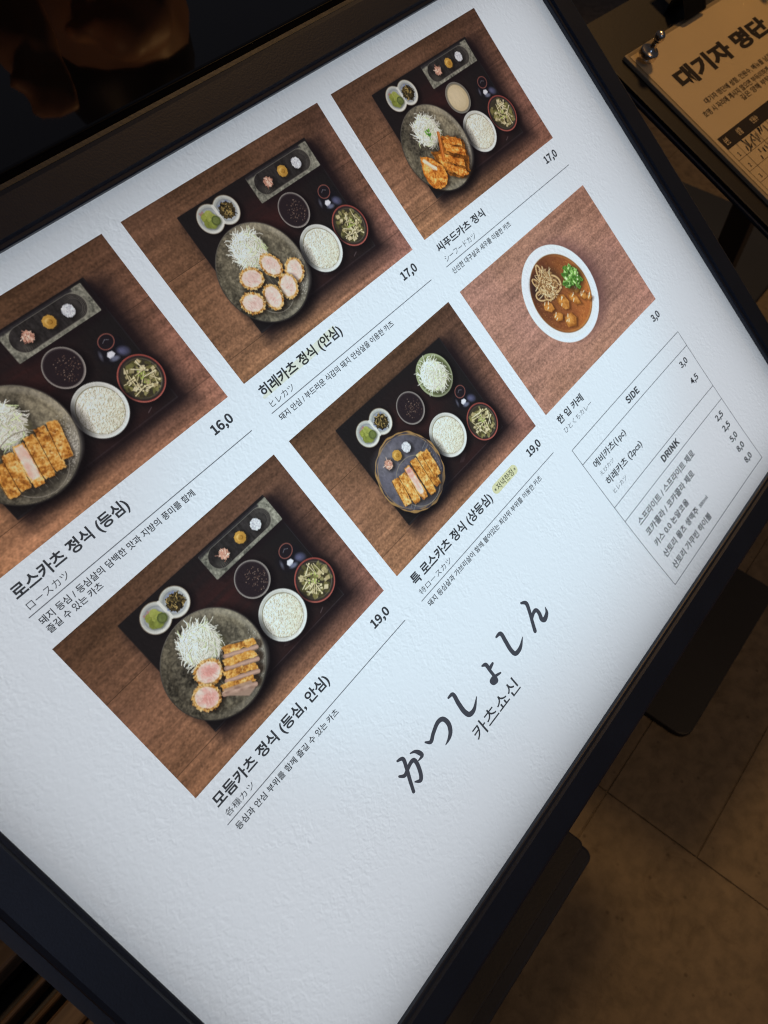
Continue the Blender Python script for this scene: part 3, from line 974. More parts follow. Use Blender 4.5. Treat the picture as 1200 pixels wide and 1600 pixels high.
def hire(P, c, r, a=0.0, pink=.0, asp=.82):
    rs = P.rs
    r *= 1.07
    P.ell((c[0] + .006, c[1] + .009), r * 1.02, r * asp * 1.05, (26, 20, 16), a=a, soft=7, op=.8)
    P.elltex(c, r, r * asp, [(84, 46, 18), (140, 88, 36), (176, 124, 58), (204, 162, 92), (228, 200, 140)], a=a, rough=.03, fr=13, mix=.4)
    for k in range(80):
        t = rs.rand() * 6.28
        d = rs.uniform(.86, 1.04)
        u, v = r * d * math.cos(t), r * asp * d * math.sin(t)
        x, y = c[0] + u * math.cos(a) - v * math.sin(a), c[1] + u * math.sin(a) + v * math.cos(a)
        P.ell((x, y), rs.uniform(.002, .0045), rs.uniform(.0014, .003), [GOLD[rs.randint(6)], (208, 178, 112), (222, 200, 144)][rs.randint(3)], a=t, op=.8, rough=.1)
    P.ell((c[0], c[1]), r * .83, r * asp * .80, (216, 196, 168), a=a, rough=.03, soft=1.5)
    ed = (224, 208, 200)
    mid = (218 + 4 * pink, 196 - 14 * pink, 190 - 14 * pink)
    deep = (204 + 6 * pink, 170 - 26 * pink, 164 - 26 * pink)
    P.elltex((c[0], c[1]), r * .78, r * asp * .75, [[v * .93 for v in mid], mid, ed, (232, 222, 216)], a=a, rough=.03, soft=2, mix=.7)
    P.elltex((c[0] + .002, c[1] + .001), r * .56, r * asp * .50, [[v * .95 for v in deep], deep, mid], a=a, soft=10, op=.45 + .4 * pink, mix=.7)
    for k in range(20):
        t, d = rs.rand() * 6.28, r * .55 * math.sqrt(rs.rand())
        x, y = c[0] + d * math.cos(t), c[1] + d * asp * math.sin(t)
        L = rs.uniform(.006, .016)
        an = a + rs.normal(.9, .3)
        P.line((x, y), (x + L * math.cos(an), y + L * math.sin(an)), .0018, [(234, 222, 214), (184, 138, 130), (238, 228, 222), (170, 116, 108)][rs.randint(4)], .4, soft=1.5)


def base_scene(seed, dark=1.0, base=(123, 88, 66)):
    P = Pic(seed)
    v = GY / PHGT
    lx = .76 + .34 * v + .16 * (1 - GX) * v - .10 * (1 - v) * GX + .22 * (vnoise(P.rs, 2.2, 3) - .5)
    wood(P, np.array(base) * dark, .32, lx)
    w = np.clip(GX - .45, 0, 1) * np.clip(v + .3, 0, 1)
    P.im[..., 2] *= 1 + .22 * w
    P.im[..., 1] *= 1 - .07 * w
    return P


def photo_A():
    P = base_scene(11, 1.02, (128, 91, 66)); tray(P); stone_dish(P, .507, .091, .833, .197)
    condiments(P, [(.584, .143), (.668, .140), (.742, .143)]); sauce(P, (.608, .279)); cup(P, (.775, .286)); miso(P, (.792, .446)); rice(P, (.611, .450)); pickles(P, (.29, .145), (.367, .148))
    plate(P, (.335, .388), .189); cabbage(P, (.335, .315), .082)
    rack(P, (.335, .462), .106)
    for k, kind in enumerate(('gold', 'gold', 'white', 'gold', 'gold', 'gold')):
        x = .232 + k * .0395
        strip(P, (x + .018 + .003 * k, .398 - .003 * k + (.010 if k in (0, 5) else 0)), (x + .001 * k - .006, .506 + (.014 if 1 < k < 5 else 0)), .0415, kind)
    return P


def photo_B():
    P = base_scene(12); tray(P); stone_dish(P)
    condiments(P, [(.594, .145), (.677, .140), (.753, .142)]); sauce(P, (.620, .279)); cup(P, (.788, .285)); miso(P); rice(P, (.6245, .450)); pickles(P)
    plate(P, (.346, .398), .188); cabbage(P, (.352, .305), .078)
    rack(P, (.335, .470), .085)
    for (x, y), a in (((.391, .393), 1.2), ((.464, .457), 2.3), ((.289, .392), .3), ((.400, .489), 2.2), ((.318, .489), 1.8), ((.232, .464), .5)):
        hire(P, (x, y), .046, a, .05)
    return P


def photo_C():
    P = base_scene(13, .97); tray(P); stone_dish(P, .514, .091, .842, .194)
    condiments(P, [(.594, .141), (.675, .137), (.751, .137)]); sauce(P, (.614, .279), .066, 'beige'); cup(P, (.796, .283)); miso(P, (.803, .443), .084); rice(P, (.620, .448)); pickles(P, (.294, .145), (.370, .148))
    plate(P, (.347, .399), .189); cabbage(P, (.349, .318), .076)
    rs = P.rs
    for _ in range(9):
        P.ell((.347 + rs.uniform(-.014, .014), .334 + rs.uniform(-.016, .014)), rs.uniform(.005, .009), .004, [(70, 140, 40), (104, 170, 60), (50, 110, 34)][rs.randint(3)], a=rs.rand() * 3)
    P.line((.345, .346), (.338, .362), .003, (90, 150, 60))
    P.ell((.40, .46), .10, .085, (40, 34, 30), soft=14, op=.6)
    PILE = [(.300, .400), (.345, .415), (.400, .372), (.470, .400), (.500, .440), (.480, .500), (.440, .560), (.390, .572), (.330, .530), (.300, .470)]
    FP = [(220, 142, 52), (198, 114, 36), (232, 168, 78), (166, 88, 26), (242, 194, 112), (138, 68, 22)]
    pp = wob(P, PILE, .006, 6)
    P.poly([(x + .007, y + .009) for x, y in PILE], (30, 20, 14), soft=8, op=.7)
    P.polytex(pp, [(54, 28, 12), (112, 62, 20), (168, 98, 32), (206, 134, 54)], 2, .95, .7)
    for pts in ([(.330, .420), (.372, .452), (.378, .500), (.345, .520), (.306, .486)], [(.405, .372), (.495, .425), (.480, .450), (.392, .402)], [(.395, .398), (.482, .470), (.468, .500), (.380, .428)], [(.362, .432), (.440, .505), (.428, .532), (.350, .466)], [(.335, .462), (.418, .540), (.425, .565), (.385, .560), (.322, .492)]):
        P.poly([(x + .006, y + .007) for x, y in pts], (36, 22, 14), soft=6, op=.7)
        pp = wob(P, pts, .004, 6)
        P.poly(pp, (180, 104, 32)); crumb(P, pp, 60, .85, FP)
    for a, b in (((.398, .352), (.352, .438)), ((.372, .40), (.34, .455))):
        P.line(a, b, .016, (176, 92, 30), .9); P.line((a[0] + .002, a[1]), (b[0] + .004, b[1]), .005, (226, 140, 66), .7)
    fish = [(.232, .392), (.268, .402), (.300, .440), (.318, .480), (.312, .520), (.280, .545), (.240, .548), (.208, .530), (.196, .500), (.202, .450)]
    P.poly([(x + .006, y + .008) for x, y in fish], (36, 22, 14), soft=7, op=.75)
    pp = wob(P, fish, .003, 4)
    P.poly(pp, (186, 112, 36)); crumb(P, pp, 170, .85, FP)
    P.poly(wob(P, [(.230, .408), (.244, .404), (.284, .462), (.276, .474), (.258, .462)], .002), (232, 214, 194), soft=2)
    P.line((.240, .424), (.270, .468), .003, (196, 150, 116), .6)
    return P


def photo_D():
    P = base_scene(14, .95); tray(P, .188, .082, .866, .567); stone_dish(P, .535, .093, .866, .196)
    condiments(P, [(.613, .145), (.697, .141), (.773, .144)]); sauce(P, (.632, .280)); cup(P, (.796, .290)); miso(P, (.811, .445)); rice(P, (.632, .451)); pickles(P, (.295, .148), (.375, .151))
    plate(P, (.339, .399), .188); cabbage(P, (.342, .318), .082)
    rack(P, (.40, .47), .085)
    hire(P, (.303, .405), .048, .4, 1.0, .86); hire(P, (.243, .462), .048, .9, 1.0, .86)
    cs = [(.437, .423), (.412, .456), (.385, .488), (.349, .514)]
    for k, (x, y) in enumerate(cs):
        a, b = (x - .050, y - .030), (x + .052, y + .026)
        P.line((a[0] + .004, a[1] + .008), (b[0] + .004, b[1] + .008), .040, (36, 24, 16), .7, soft=5)
        P.line((a[0] - .006, a[1] + .014), (b[0] - .006, b[1] + .014), .017, (162, 130, 116), .95)
        P.line((a[0] - .004, a[1] + .015), (b[0] - .004, b[1] + .015), .007, (196, 164, 148), .7, soft=2)
        pp = wob(P, [(a[0] + .003, a[1] - .019), (b[0] + .006, b[1] - .017), (b[0] + .003, b[1] + .008), (a[0] - .003, a[1] + .008)], .003, 7)
        crumb(P, pp, 46, .8, [(214, 162, 76), (200, 142, 58), (226, 184, 104), (176, 114, 46), (234, 200, 130), (150, 92, 34)])
    P.poly([(.300, .482), (.392, .532), (.386, .562), (.352, .566), (.296, .508)], (158, 132, 118), op=.9, soft=2)
    for k in range(14):
        t = P.rs.rand()
        P.ell((.300 + .085 * t + P.rs.uniform(-.004, .004), .497 + .05 * t + P.rs.uniform(-.006, .01)), .010, .004, [(196, 170, 156), (132, 104, 92), (176, 146, 132)][P.rs.randint(3)], a=.5, soft=2, op=.7)
    return P


def photo_E():
    P = base_scene(15, .98); tray(P, .183, .086, .851, .565)
    rs = P.rs
    # cabbage bowl
    P.ell((.727, .204), .096, None, (14, 12, 15), soft=12, op=.75)
    P.ell((.717, .191), .0925, None, (142, 156, 120)); P.ring((.717, .191), .089, .004, (190, 200, 166), op=.7, t0=1.2, t1=1.2); P.ell((.717, .192), .083, None, (118, 132, 84))
    cabbage(P, (.712, .190), .076, 460)
    sauce(P, (.524, .223), .0685); cup(P, (.774, .317)); miso(P, (.778, .479), .0825); rice(P, (.594, .414)); pickles(P, (.290, .182), (.371, .180))
    c, r = (.341, .413), .164
    P.ell((c[0] + .018, c[1] + .02), r * 1.03, None, (12, 11, 15), soft=16, op=.8)
    P.ell(c, r, None, (150, 118, 72), rough=.012, fr=8)
    P.ell(c, r - .006, None, (54, 54, 68), rough=.012, fr=9)
    P.ell((c[0], c[1]), r - .010, None, (156, 124, 78), rough=.016, fr=7, op=.8)
    n = vnoise(rs, 12, 5, 1, 1, .6); sp = vnoise(rs, 60, 3)
    kk = (.7 + .5 * n + .35 * (sp - .5))[..., None]
    img = np.array((84, 84, 98))[None, None] * kk
    P.rrect(c[0] - r + .013, c[1] - r + .013, c[0] + r - .013, c[1] + r - .013, r - .013, img)
    P.ell((c[0] - .05, c[1] - .10), .06, .04, (132, 132, 142), soft=24, op=.45)
    P.ell((c[0] + .05, c[1] + .11), .07, .05, (34, 34, 44), soft=24, op=.6)
    condiments(P, [(.280, .328), (.336, .325), (.394, .327)])
    rack(P, (.345, .462), .104)
    for k in range(9):
        P.line((.255 - .008 + k * .003, .385 + k * .017), (.234 + k * .001, .398 + k * .017), .002, (150, 156, 164), .6)
        P.line((.452, .378 + k * .014), (.486 - .002 * k, .366 + k * .016), .002, (150, 156, 164), .6)
    for a, b, kd in (((.262, .392), (.240, .500), 'gold'), ((.299, .398), (.281, .520), 'gold'), ((.339, .390), (.322, .530), 'white'), ((.383, .386), (.366, .540), 'gold'), ((.424, .384), (.408, .530), 'gold'), ((.450, .395), (.436, .500), 'gold')):
        strip(P, a, b, .040 if kd == 'gold' else .036, kd)
    P.ell((.338, .405), .014, .009, (196, 120, 112), a=.3, soft=4, op=.7); P.ell((.334, .428), .013, .006, (206, 136, 126), a=.3, soft=4, op=.6)
    return P


def photo_F():
    P = Pic(16)
    rs = P.rs
    lx = 1.03 - .14 * np.exp(-(((GX - .78) / .12) ** 2 + ((GY - .40) / .14) ** 2)) + .04 * (GY / PHGT)
    wood(P, (152, 112, 98), .12, lx, False, .8)
    for _ in range(1500):
        x, y = rs.rand(), rs.rand() * PHGT
        P.line((x, y), (x + rs.uniform(.01, .035), y + rs.uniform(-.003, .003)), .0016, [(104, 70, 58), (186, 146, 128)][rs.randint(2)], .24)
    c = (.494, .315)
    P.ell((c[0] + .055, c[1] + .010), .226, .220, (88, 60, 62), soft=40, op=.8)
    P.ell(c, .2335, None, (214, 224, 238))
    P.ring(c, .224, .016, (236, 243, 250), op=.85, t0=1.2, t1=1.2, soft=4)
    P.ring(c, .210, .020, (198, 208, 228), op=.35, t0=-2.3, t1=1.2, soft=10)
    ci = (.497, .316)
    P.ell(ci, .190, None, (166, 150, 128))
    P.ell(ci, .1875, None, (122, 78, 42))
    n = vnoise(rs, 14, 4)
    sl = np.clip(.5 - (np.hypot(GX - ci[0], GY - ci[1]) - .185) / (H * 2), 0, 1)
    lit = np.clip(.52 + .55 * ((GX - ci[0]) + (GY - ci[1])) / .25, 0, 1)
    P.put(sl * .94, np.stack([92 + 84 * lit + 26 * (n - .5) + 16 * (P.n2 - .5), 52 + 48 * lit + 20 * (n - .5) + 12 * (P.n2 - .5), 34 + 14 * lit + 8 * (P.n2 - .5)], -1))
    P.ell((.392, .225), .060, .045, (46, 34, 36), a=-.9, soft=14, op=.8)
    P.ring(ci, .180, .007, (196, 142, 74), op=.55, t0=.7, t1=1.1, soft=3)
    for _ in range(260):
        t, d = rs.rand() * 6.28, .17 * math.sqrt(rs.rand())
        P.ell((ci[0] + d * math.cos(t), ci[1] + d * math.sin(t)), .0022, None, [(176, 116, 56), (86, 50, 28), (206, 148, 78)][rs.randint(3)], op=.5)
    for (x, y), rr, a in (((.384, .318), .034, .9), ((.474, .352), .046, 1.3), ((.545, .375), .040, 1.1), ((.451, .436), .047, .3), ((.604, .392), .030, 1.2), ((.396, .386), .034, .2), ((.588, .352), .022, 1.4), ((.63, .42), .02, .4)):
        k = 6
        rr *= 1.14
        pts = [(x + rr * rs.uniform(.6, 1.1) * math.cos(6.28 * q / k), y + rr * .72 * rs.uniform(.6, 1.1) * math.sin(6.28 * q / k)) for q in range(k)]
        ca, sa = math.cos(a), math.sin(a)
        pts = [(x + (u - x) * ca - (v - y) * sa, y + (u - x) * sa + (v - y) * ca) for u, v in pts]
        P.poly([(u + .006, v + .009) for u, v in pts], (62, 34, 18), soft=8, op=.75)
        P.polytex(pts, [(112, 62, 24), (158, 94, 36), (186, 120, 50), (214, 152, 76)], 2, .95, .8)
        ip = [(x + (u - x) * .6 - .004, y + (v - y) * .6 - .005) for u, v in pts]
        P.polytex(ip, [(176, 110, 46), (214, 150, 70), (228, 174, 98)], 7, .75, .8)
        for q in range(3):
            hx, hy = x + rs.uniform(-.5, .3) * rr, y + rs.uniform(-.5, .2) * rr
            P.line((hx, hy), (hx + rs.uniform(.006, .014), hy - rs.uniform(.002, .012)), .0042, (252, 236, 214), .85)
    # fried onion: tangled rings and strips
    P.ell((.462, .240), .085, .070, (52, 34, 28), soft=16, op=.7)
    P.elltex((.450, .238), .066, .058, [(92, 60, 36), (150, 112, 70), (196, 164, 112), (222, 198, 150)], rough=.09, soft=4, op=.85, mix=.7)
    def onion(x, y, rx, ry, a, w=.010):
        m_ = 26
        for col, ww, off in (((84, 54, 34), w * 1.6, .003), ((176, 140, 94), w * 1.35, 0), ((204, 176, 128), w * .7, -.0015)):
            pr = None
            for q in range(m_ + 1):
                t = 6.283 * q / m_
                u, v = rx * math.cos(t), ry * math.sin(t)
                pt = (x + u * math.cos(a) - v * math.sin(a) + off, y + u * math.sin(a) + v * math.cos(a) + off)
                if pr: P.line(pr, pt, ww, col, .9)
                pr = pt
    for (x, y, rx, ry, a, w) in ((.400, .205, .030, .014, 1.3, .005), (.450, .178, .040, .014, 1.9, .006), (.385, .262, .034, .022, .5, .006), (.430, .288, .032, .018, .2, .006), (.480, .256, .052, .042, .3, .008), (.484, .258, .028, .020, .2, .005)):
        onion(x, y, rx, ry, a, w)
    for _ in range(110):
        t, d = rs.rand() * 6.28, .062 * math.sqrt(rs.rand())
        x, y = .452 + d * math.cos(t), .238 + .9 * d * math.sin(t)
        an, be = rs.rand() * 6.28, rs.uniform(-1.2, 1.2)
        pts = [(x, y)]
        for q in range(4):
            pts.append((pts[-1][0] + .009 * math.cos(an), pts[-1][1] + .009 * math.sin(an)))
            an += be / 2
        P.curve([(u + .002, v + .003) for u, v in pts], .0036, (88, 58, 36), .5)
        P.curve(pts, rs.uniform(.0024, .0044), [(236, 218, 176), (182, 142, 92), (212, 184, 132), (226, 202, 156), (150, 108, 64)][rs.randint(5)], .88)
    # spring onion
    P.ell((.612, .305), .066, .060, (44, 38, 22), soft=12, op=.7)
    for _ in range(60):
        t, d = rs.rand() * 6.28, .062 * math.sqrt(rs.rand())
        x, y, a = .605 + d * math.cos(t), .296 + d * .92 * math.sin(t), rs.rand() * 3
        w_, h_ = rs.uniform(.009, .017), rs.uniform(.007, .010)
        P.rr = None
        def slab(ox, oy, kk, col, op=1.0):
            ca, sa = math.cos(a), math.sin(a)
            P.poly([(x + ox + u * kk * w_ * ca - v * kk * h_ * sa, y + oy + u * kk * w_ * sa + v * kk * h_ * ca) for u, v in ((-1, -1), (1, -.8), (1.1, .9), (-.9, 1))], col, 1.2, op)
        slab(.003, .004, 1.0, (34, 48, 20), .6)
        slab(0, 0, 1.0, [(92, 150, 56), (124, 182, 84), (68, 122, 44), (154, 204, 118)][rs.randint(4)])
        slab(-.001, -.001, .55, [(204, 230, 170), (58, 96, 36), (226, 242, 202), (150, 200, 108)][rs.randint(4)], .9)
    return P


WHITE = np.array((0.60, 0.71, 0.84))          # what plain paper sends out in the middle of the board
PLABEL = {'A': 'sliced pork cutlet set meal photo partly cut by the left edge', 'B': 'photo of six round tenderloin cutlets on a tray',
          'C': 'photo of fried fish and shrimp cutlets with beige sauce', 'D': 'photo of mixed cutlet set with two round and four sliced pieces',
          'E': 'photo of special cutlet set on a gold rimmed plate', 'F': 'photo of curry bowl with onion rings and spring onion'}


def to_print(P):
    im = np.clip(P.im, 0, 255)
    g = im.mean(-1, keepdims=True)
    im = g + (im - g) * .90
    im = im * .955 + np.array((50, 54, 64)) * .045 * 2.0  # pale bluish glare veil painted over the print, lifting its blacks
    s = np.clip(im, 0, 255) / 255
    l = np.where(s <= .04045, s / 12.92, ((s + .055) / 1.055) ** 2.4)
    return np.clip(l / WHITE * .93, 0.004, .95)


def photo_mesh(name, P, o):
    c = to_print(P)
    X = (o[0] + GX * PWID).ravel()
    Y = (o[1] - GY).ravel()
    Z = zf(X, Y)
    co = np.stack([X, Y, Z], -1).astype(np.float32) * U
    n_, m_ = NPX + 1, NPY + 1
    idx = np.arange(n_ * m_).reshape(m_, n_)
    f = np.stack([idx[1:, :-1], idx[1:, 1:], idx[:-1, 1:], idx[:-1, :-1]], -1).reshape(-1, 4)
    me = bpy.data.meshes.new(name)
    me.vertices.add(len(co))
    me.vertices.foreach_set('co', co.ravel())
    me.loops.add(f.size)
    me.loops.foreach_set('vertex_index', f.ravel().astype(np.int32))
    me.polygons.add(len(f))
    me.polygons.foreach_set('loop_start', np.arange(0, f.size, 4, dtype=np.int32))
    me.update(calc_edges=True)
    me.polygons.foreach_set('use_smooth', np.ones(len(f), bool))
    at = me.attributes.new('print', 'FLOAT_COLOR', 'POINT')
    at.data.foreach_set('color', np.concatenate([c.reshape(-1, 3), np.ones((c.shape[0] * c.shape[1], 1))], 1).astype(np.float32).ravel())
    return me


for k, fn in (('A', photo_A), ('B', photo_B), ('C', photo_C), ('D', photo_D), ('E', photo_E), ('F', photo_F)):
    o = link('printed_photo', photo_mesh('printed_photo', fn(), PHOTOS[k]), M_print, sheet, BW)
    o['label'] = PLABEL[k]

# ---- printed writing
TEXTS = []


def text(name, body, x0, x1, y0, y1, m=None, bold=0.0, space=1.0, track=1.0):
    TEXTS.append((name, body, x0, x1, y0, y1, m or M_ink, bold, track))


dishes = {
    'A': ('로스카츠 정식 (등심)', .026, .474, 'ロースカツ', .186, ['돼지 등심 / 등심살의 담백한 맛과 지방의 풍미를 함께', '즐길 수 있는 카츠'], (.673, .240), '16,0'),
    'B': ('히레카츠 정식 (안심)', .030, .474, 'ヒレカツ', .154, ['돼지 안심 / 부드러운 식감의 돼지 안심살을 이용한 카츠'], (.697,), '17,0'),
    'C': ('씨푸드카츠 정식', .027, .369, 'シーフードカツ', .252, ['신선한 대구살과 새우를 이용한 카츠'], (.467,), '17,0'),
    'D': ('모듬카츠 정식 (등심, 안심)', .030, .602, '各種カツ', .162, ['등심과 안심 부위를 함께 즐길 수 있는 카츠'], (.550,), '19,0'),
    'E': ('특 로스카츠 정식 (상등심)', .036, .578, '特ロースカツ', .235, ['돼지 등심살과 가브리살이 함께 붙어있는 최상위 부위를 이용한 카츠'], (.851,), '19,0'),
    'F': ('한 입 카레', .034, .237, 'ひとくちカレー', .264, [], (), '3,0')}
RULES = []
for k, (tt, tx0, tx1, jp, jx, ds, dx, pr) in dishes.items():
    ox, oy = PHOTOS[k]
    par = '(' in tt
    text('dish_name', tt, ox + tx0, ox + tx1, oy + (-.764 if par else -.753), oy + (-.708 if par else -.713), M_ink, .028)
    text('japanese_name', jp, ox + .032, ox + jx, oy - .800, oy - .774, M_inkthin if k == 'F' else M_ink, 0)
    for i, (d, x1) in enumerate(zip(ds, dx)):
        text('description', d, ox + .028, ox + x1, oy - .860 - .034 * i, oy - .833 - .034 * i, M_ink, .016)
    w = .066 if pr == '3,0' else .094
    text('price', pr, ox + .962 - w, ox + .962, oy - .757, oy - .711, M_ink, .014)
    if k != 'F':
        RULES.append(('rule_line', ox + .013, oy - .8145, ox + .990, oy - .8145, .0034))
text('price_tag_text', '저녁한정', .630, .748, -.9316 - .746, -.9316 - .716, M_ink, .004)
text('asterisk', '※', .612, .624, -.9316 - .737, -.9316 - .725, M_ink, .0)
text('asterisk', '※', .757, .769, -.9316 - .737, -.9316 - .725, M_ink, .0)

TX0, TX1 = 1.083, 2.085
text('table_heading', 'SIDE', 1.532, 1.641, -1.869, -1.833, M_ink, .014)
text('table_heading', 'DRINK', 1.502, 1.666, -2.209, -2.174, M_ink, .014)
text('side_dish_name', '에비카츠(1pc)', 1.137, 1.413, -1.966, -1.920, M_ink, .020)
text('side_dish_japanese', 'えびカツ', 1.137, 1.254, -2.001, -1.980, M_inkthin, 0)
text('side_dish_name', '히레카츠 (2pcs)', 1.139, 1.455, -2.069, -2.022, M_ink, .020)
text('side_dish_japanese', 'ヒレカツ', 1.139, 1.254, -2.108, -2.086, M_inkthin, 0)
for body, x1, y0, y1, par in (('스프라이트 / 스프라이트 제로', 1.703, -2.316, -2.276, 1), ('코카콜라 / 코카콜라 제로', 1.620, -2.382, -2.343, 1), ('카스 0.0 논알코올', 1.476, -2.449, -2.412, 0), ('산토리 몰츠 생맥주', 1.496, -2.520, -2.482, 0), ('산토리 가쿠빈 하이볼', 1.540, -2.593, -2.555, 0)):
    text('drink_name', body, 1.145, x1, y0, y1, M_ink, .020)
text('drink_volume', '380ml', 1.513, 1.598, -2.514, -2.494, M_ink, .010)
for body, y in (('3,0', -1.958), ('4,5', -2.062), ('2,5', -2.304), ('2,5', -2.372), ('5,0', -2.442), ('8,0', -2.508), ('8,0', -2.581)):
    text('price', body, 1.966, 2.032, y - .008, y + .033, M_ink, .012)
text('restaurant_name_korean', '카츠쇼신', -.186, .110, -2.320, -2.256, M_ink, .008)
for x0, y0, x1, y1 in ((TX0, -1.807, TX1, -1.807), (TX0, -2.633, TX1, -2.633), (TX0, -1.893, TX1, -1.893), (TX0, -2.151, TX1, -2.151), (TX0, -2.236, TX1, -2.236), (TX0, -1.807, TX0, -2.633), (TX1, -1.807, TX1, -2.633)):
    RULES.append(('table_line', x0, y0, x1, y1, .0036))


try:                                   # the CJK face that ships with Blender
    _fp = __import__('os').path.join(bpy.utils.resource_path('LOCAL'), 'datafiles', 'fonts', 'Noto Sans CJK Regular.woff2')
    CJK = bpy.data.fonts.load(_fp)
except Exception:
    CJK = None


def make_text_meshes(items):
    """list of (body, bold, track) -> list of meshes in text space"""
    obs = []
    for body, bold, track in items:
        cu = bpy.data.curves.new('writing', 'FONT')
        cu.body = body
        cu.size = 1.0
        if CJK is not None and all(ord(ch) < 128 for ch in body):
            cu.font = CJK
        cu.offset = bold
        cu.resolution_u = 4
        cu.space_character = track
        ob = bpy.data.objects.new('writing', cu)
        COL.objects.link(ob)
        obs.append(ob)
    bpy.context.view_layer.update()
    dg = bpy.context.evaluated_depsgraph_get()
    res = []
    for ob in obs:
        me = bpy.data.meshes.new_from_object(ob.evaluated_get(dg))
        res.append(me)
    for ob in obs:
        cu = ob.data
        bpy.data.objects.remove(ob)
        bpy.data.curves.remove(cu)
    return res


def fit_text(me, x0, x1, y0, y1):
    n = len(me.vertices)
    co = np.zeros(n * 3, np.float32)
    me.vertices.foreach_get('co', co)
    co = co.reshape(-1, 3)
    mn, mx_ = co.min(0), co.max(0)
    X = x0 + (co[:, 0] - mn[0]) / max(1e-9, mx_[0] - mn[0]) * (x1 - x0)
    Y = y0 + (co[:, 1] - mn[1]) / max(1e-9, mx_[1] - mn[1]) * (y1 - y0)
    return X, Y


LIFT = 0.003
for (name, body, x0, x1, y0, y1, m, bold, track), me in zip(TEXTS, make_text_meshes([(t[1], t[7], t[8]) for t in TEXTS])):
    X, Y = fit_text(me, x0, x1, y0, y1)
    co = np.stack([X, Y, zf(X, Y) + LIFT], -1).astype(np.float32) * U
    me.vertices.foreach_set('co', co.ravel())
    me.update()
    me.materials.clear()
    me.name = name
    link(name, me, m, sheet, BW)


WMIN = .002


def ribbon(pts, lift=LIFT, fn=None):
    """flat brush stroke: pts = (x, y, width); smoothed by Catmull-Rom"""
    P_ = [pts[0]] + list(pts) + [pts[-1]]
    d = []
    for k in range(1, len(P_) - 2):
        a, b, c, e_ = [np.array(P_[k + i]) for i in (-1, 0, 1, 2)]
        for t in np.linspace(0, 1, 9)[:-1]:
            d.append(.5 * ((2 * b) + (-a + c) * t + (2 * a - 5 * b + 4 * c - e_) * t * t + (-a + 3 * b - 3 * c + e_) * t ** 3))
    d.append(np.array(P_[-1]))
    d = np.array(d)
    tg = np.gradient(d[:, :2], axis=0)
    tg /= np.linalg.norm(tg, axis=1)[:, None] + 1e-9
    nn = np.stack([-tg[:, 1], tg[:, 0]], -1)
    w = np.maximum(d[:, 2:3], WMIN) / 2
    L, R_ = d[:, :2] + nn * w, d[:, :2] - nn * w
    vs, fs = [], []
    for k in range(len(d)):
        vs += [tuple(L[k]), tuple(R_[k])]
    for k in range(len(d) - 1):
        fs.append((2 * k, 2 * k + 1, 2 * k + 3, 2 * k + 2))
    for end, s_ in ((0, -1), (len(d) - 1, 1)):          # round caps
        base = len(vs)
        c = d[end, :2]
        t = tg[end] * s_
        r = w[end][0]
        vs.append(tuple(c))
        for q in range(7):
            an = -math.pi / 2 + math.pi * q / 6
            v = t * math.cos(an) + nn[end] * math.sin(an)
            vs.append(tuple(c + v * r))
        for q in range(6):
            fs.append((base, base + 1 + q, base + 2 + q))
    return vs, fs


def flat_mesh(name, vs, fs, lifts=None):
    X = np.array([v[0] for v in vs]); Y = np.array([v[1] for v in vs])
    Z = zf(X, Y) + (lifts if lifts is not None else LIFT)
    return mesh_from(np.stack([X, Y, Z], -1) * U, fs, name)


for name, x0, y0, x1, y1, w in RULES:
    n = 40
    vs, fs = [], []
    L = math.hypot(x1 - x0, y1 - y0)
    nx_, ny_ = -(y1 - y0) / L * w / 2, (x1 - x0) / L * w / 2
    for k in range(n + 1):
        t = k / n
        x, y = x0 + (x1 - x0) * t, y0 + (y1 - y0) * t
        vs += [(x + nx_, y + ny_), (x - nx_, y - ny_)]
        if k: fs.append((2 * k - 2, 2 * k - 1, 2 * k + 1, 2 * k))
    link(name, flat_mesh(name, vs, fs, LIFT + (.0005 if x0 == x1 else 0)), M_inkrule, sheet, BW)

# evening-only pill and highlight behind the tenderloin name
pill = [(x, y) for x, y in rounded_rect(.603, -.9316 - .752, .779, -.9316 - .709, .0212, 8)]
link('yellow_pill', flat_mesh('yellow_pill', pill, [tuple(range(len(pill)))], LIFT * .5), M_inkyellow, sheet, BW)
vs, fs = ribbon([(.032, -.752, .012), (.12, -.742, .028), (.22, -.738, .034), (.33, -.733, .036), (.43, -.722, .03), (.452, -.712, .012)])
link('highlighter_mark', flat_mesh('highlighter_mark', vs, fs, LIFT * .5), M_inkyellow2, sheet, BW)

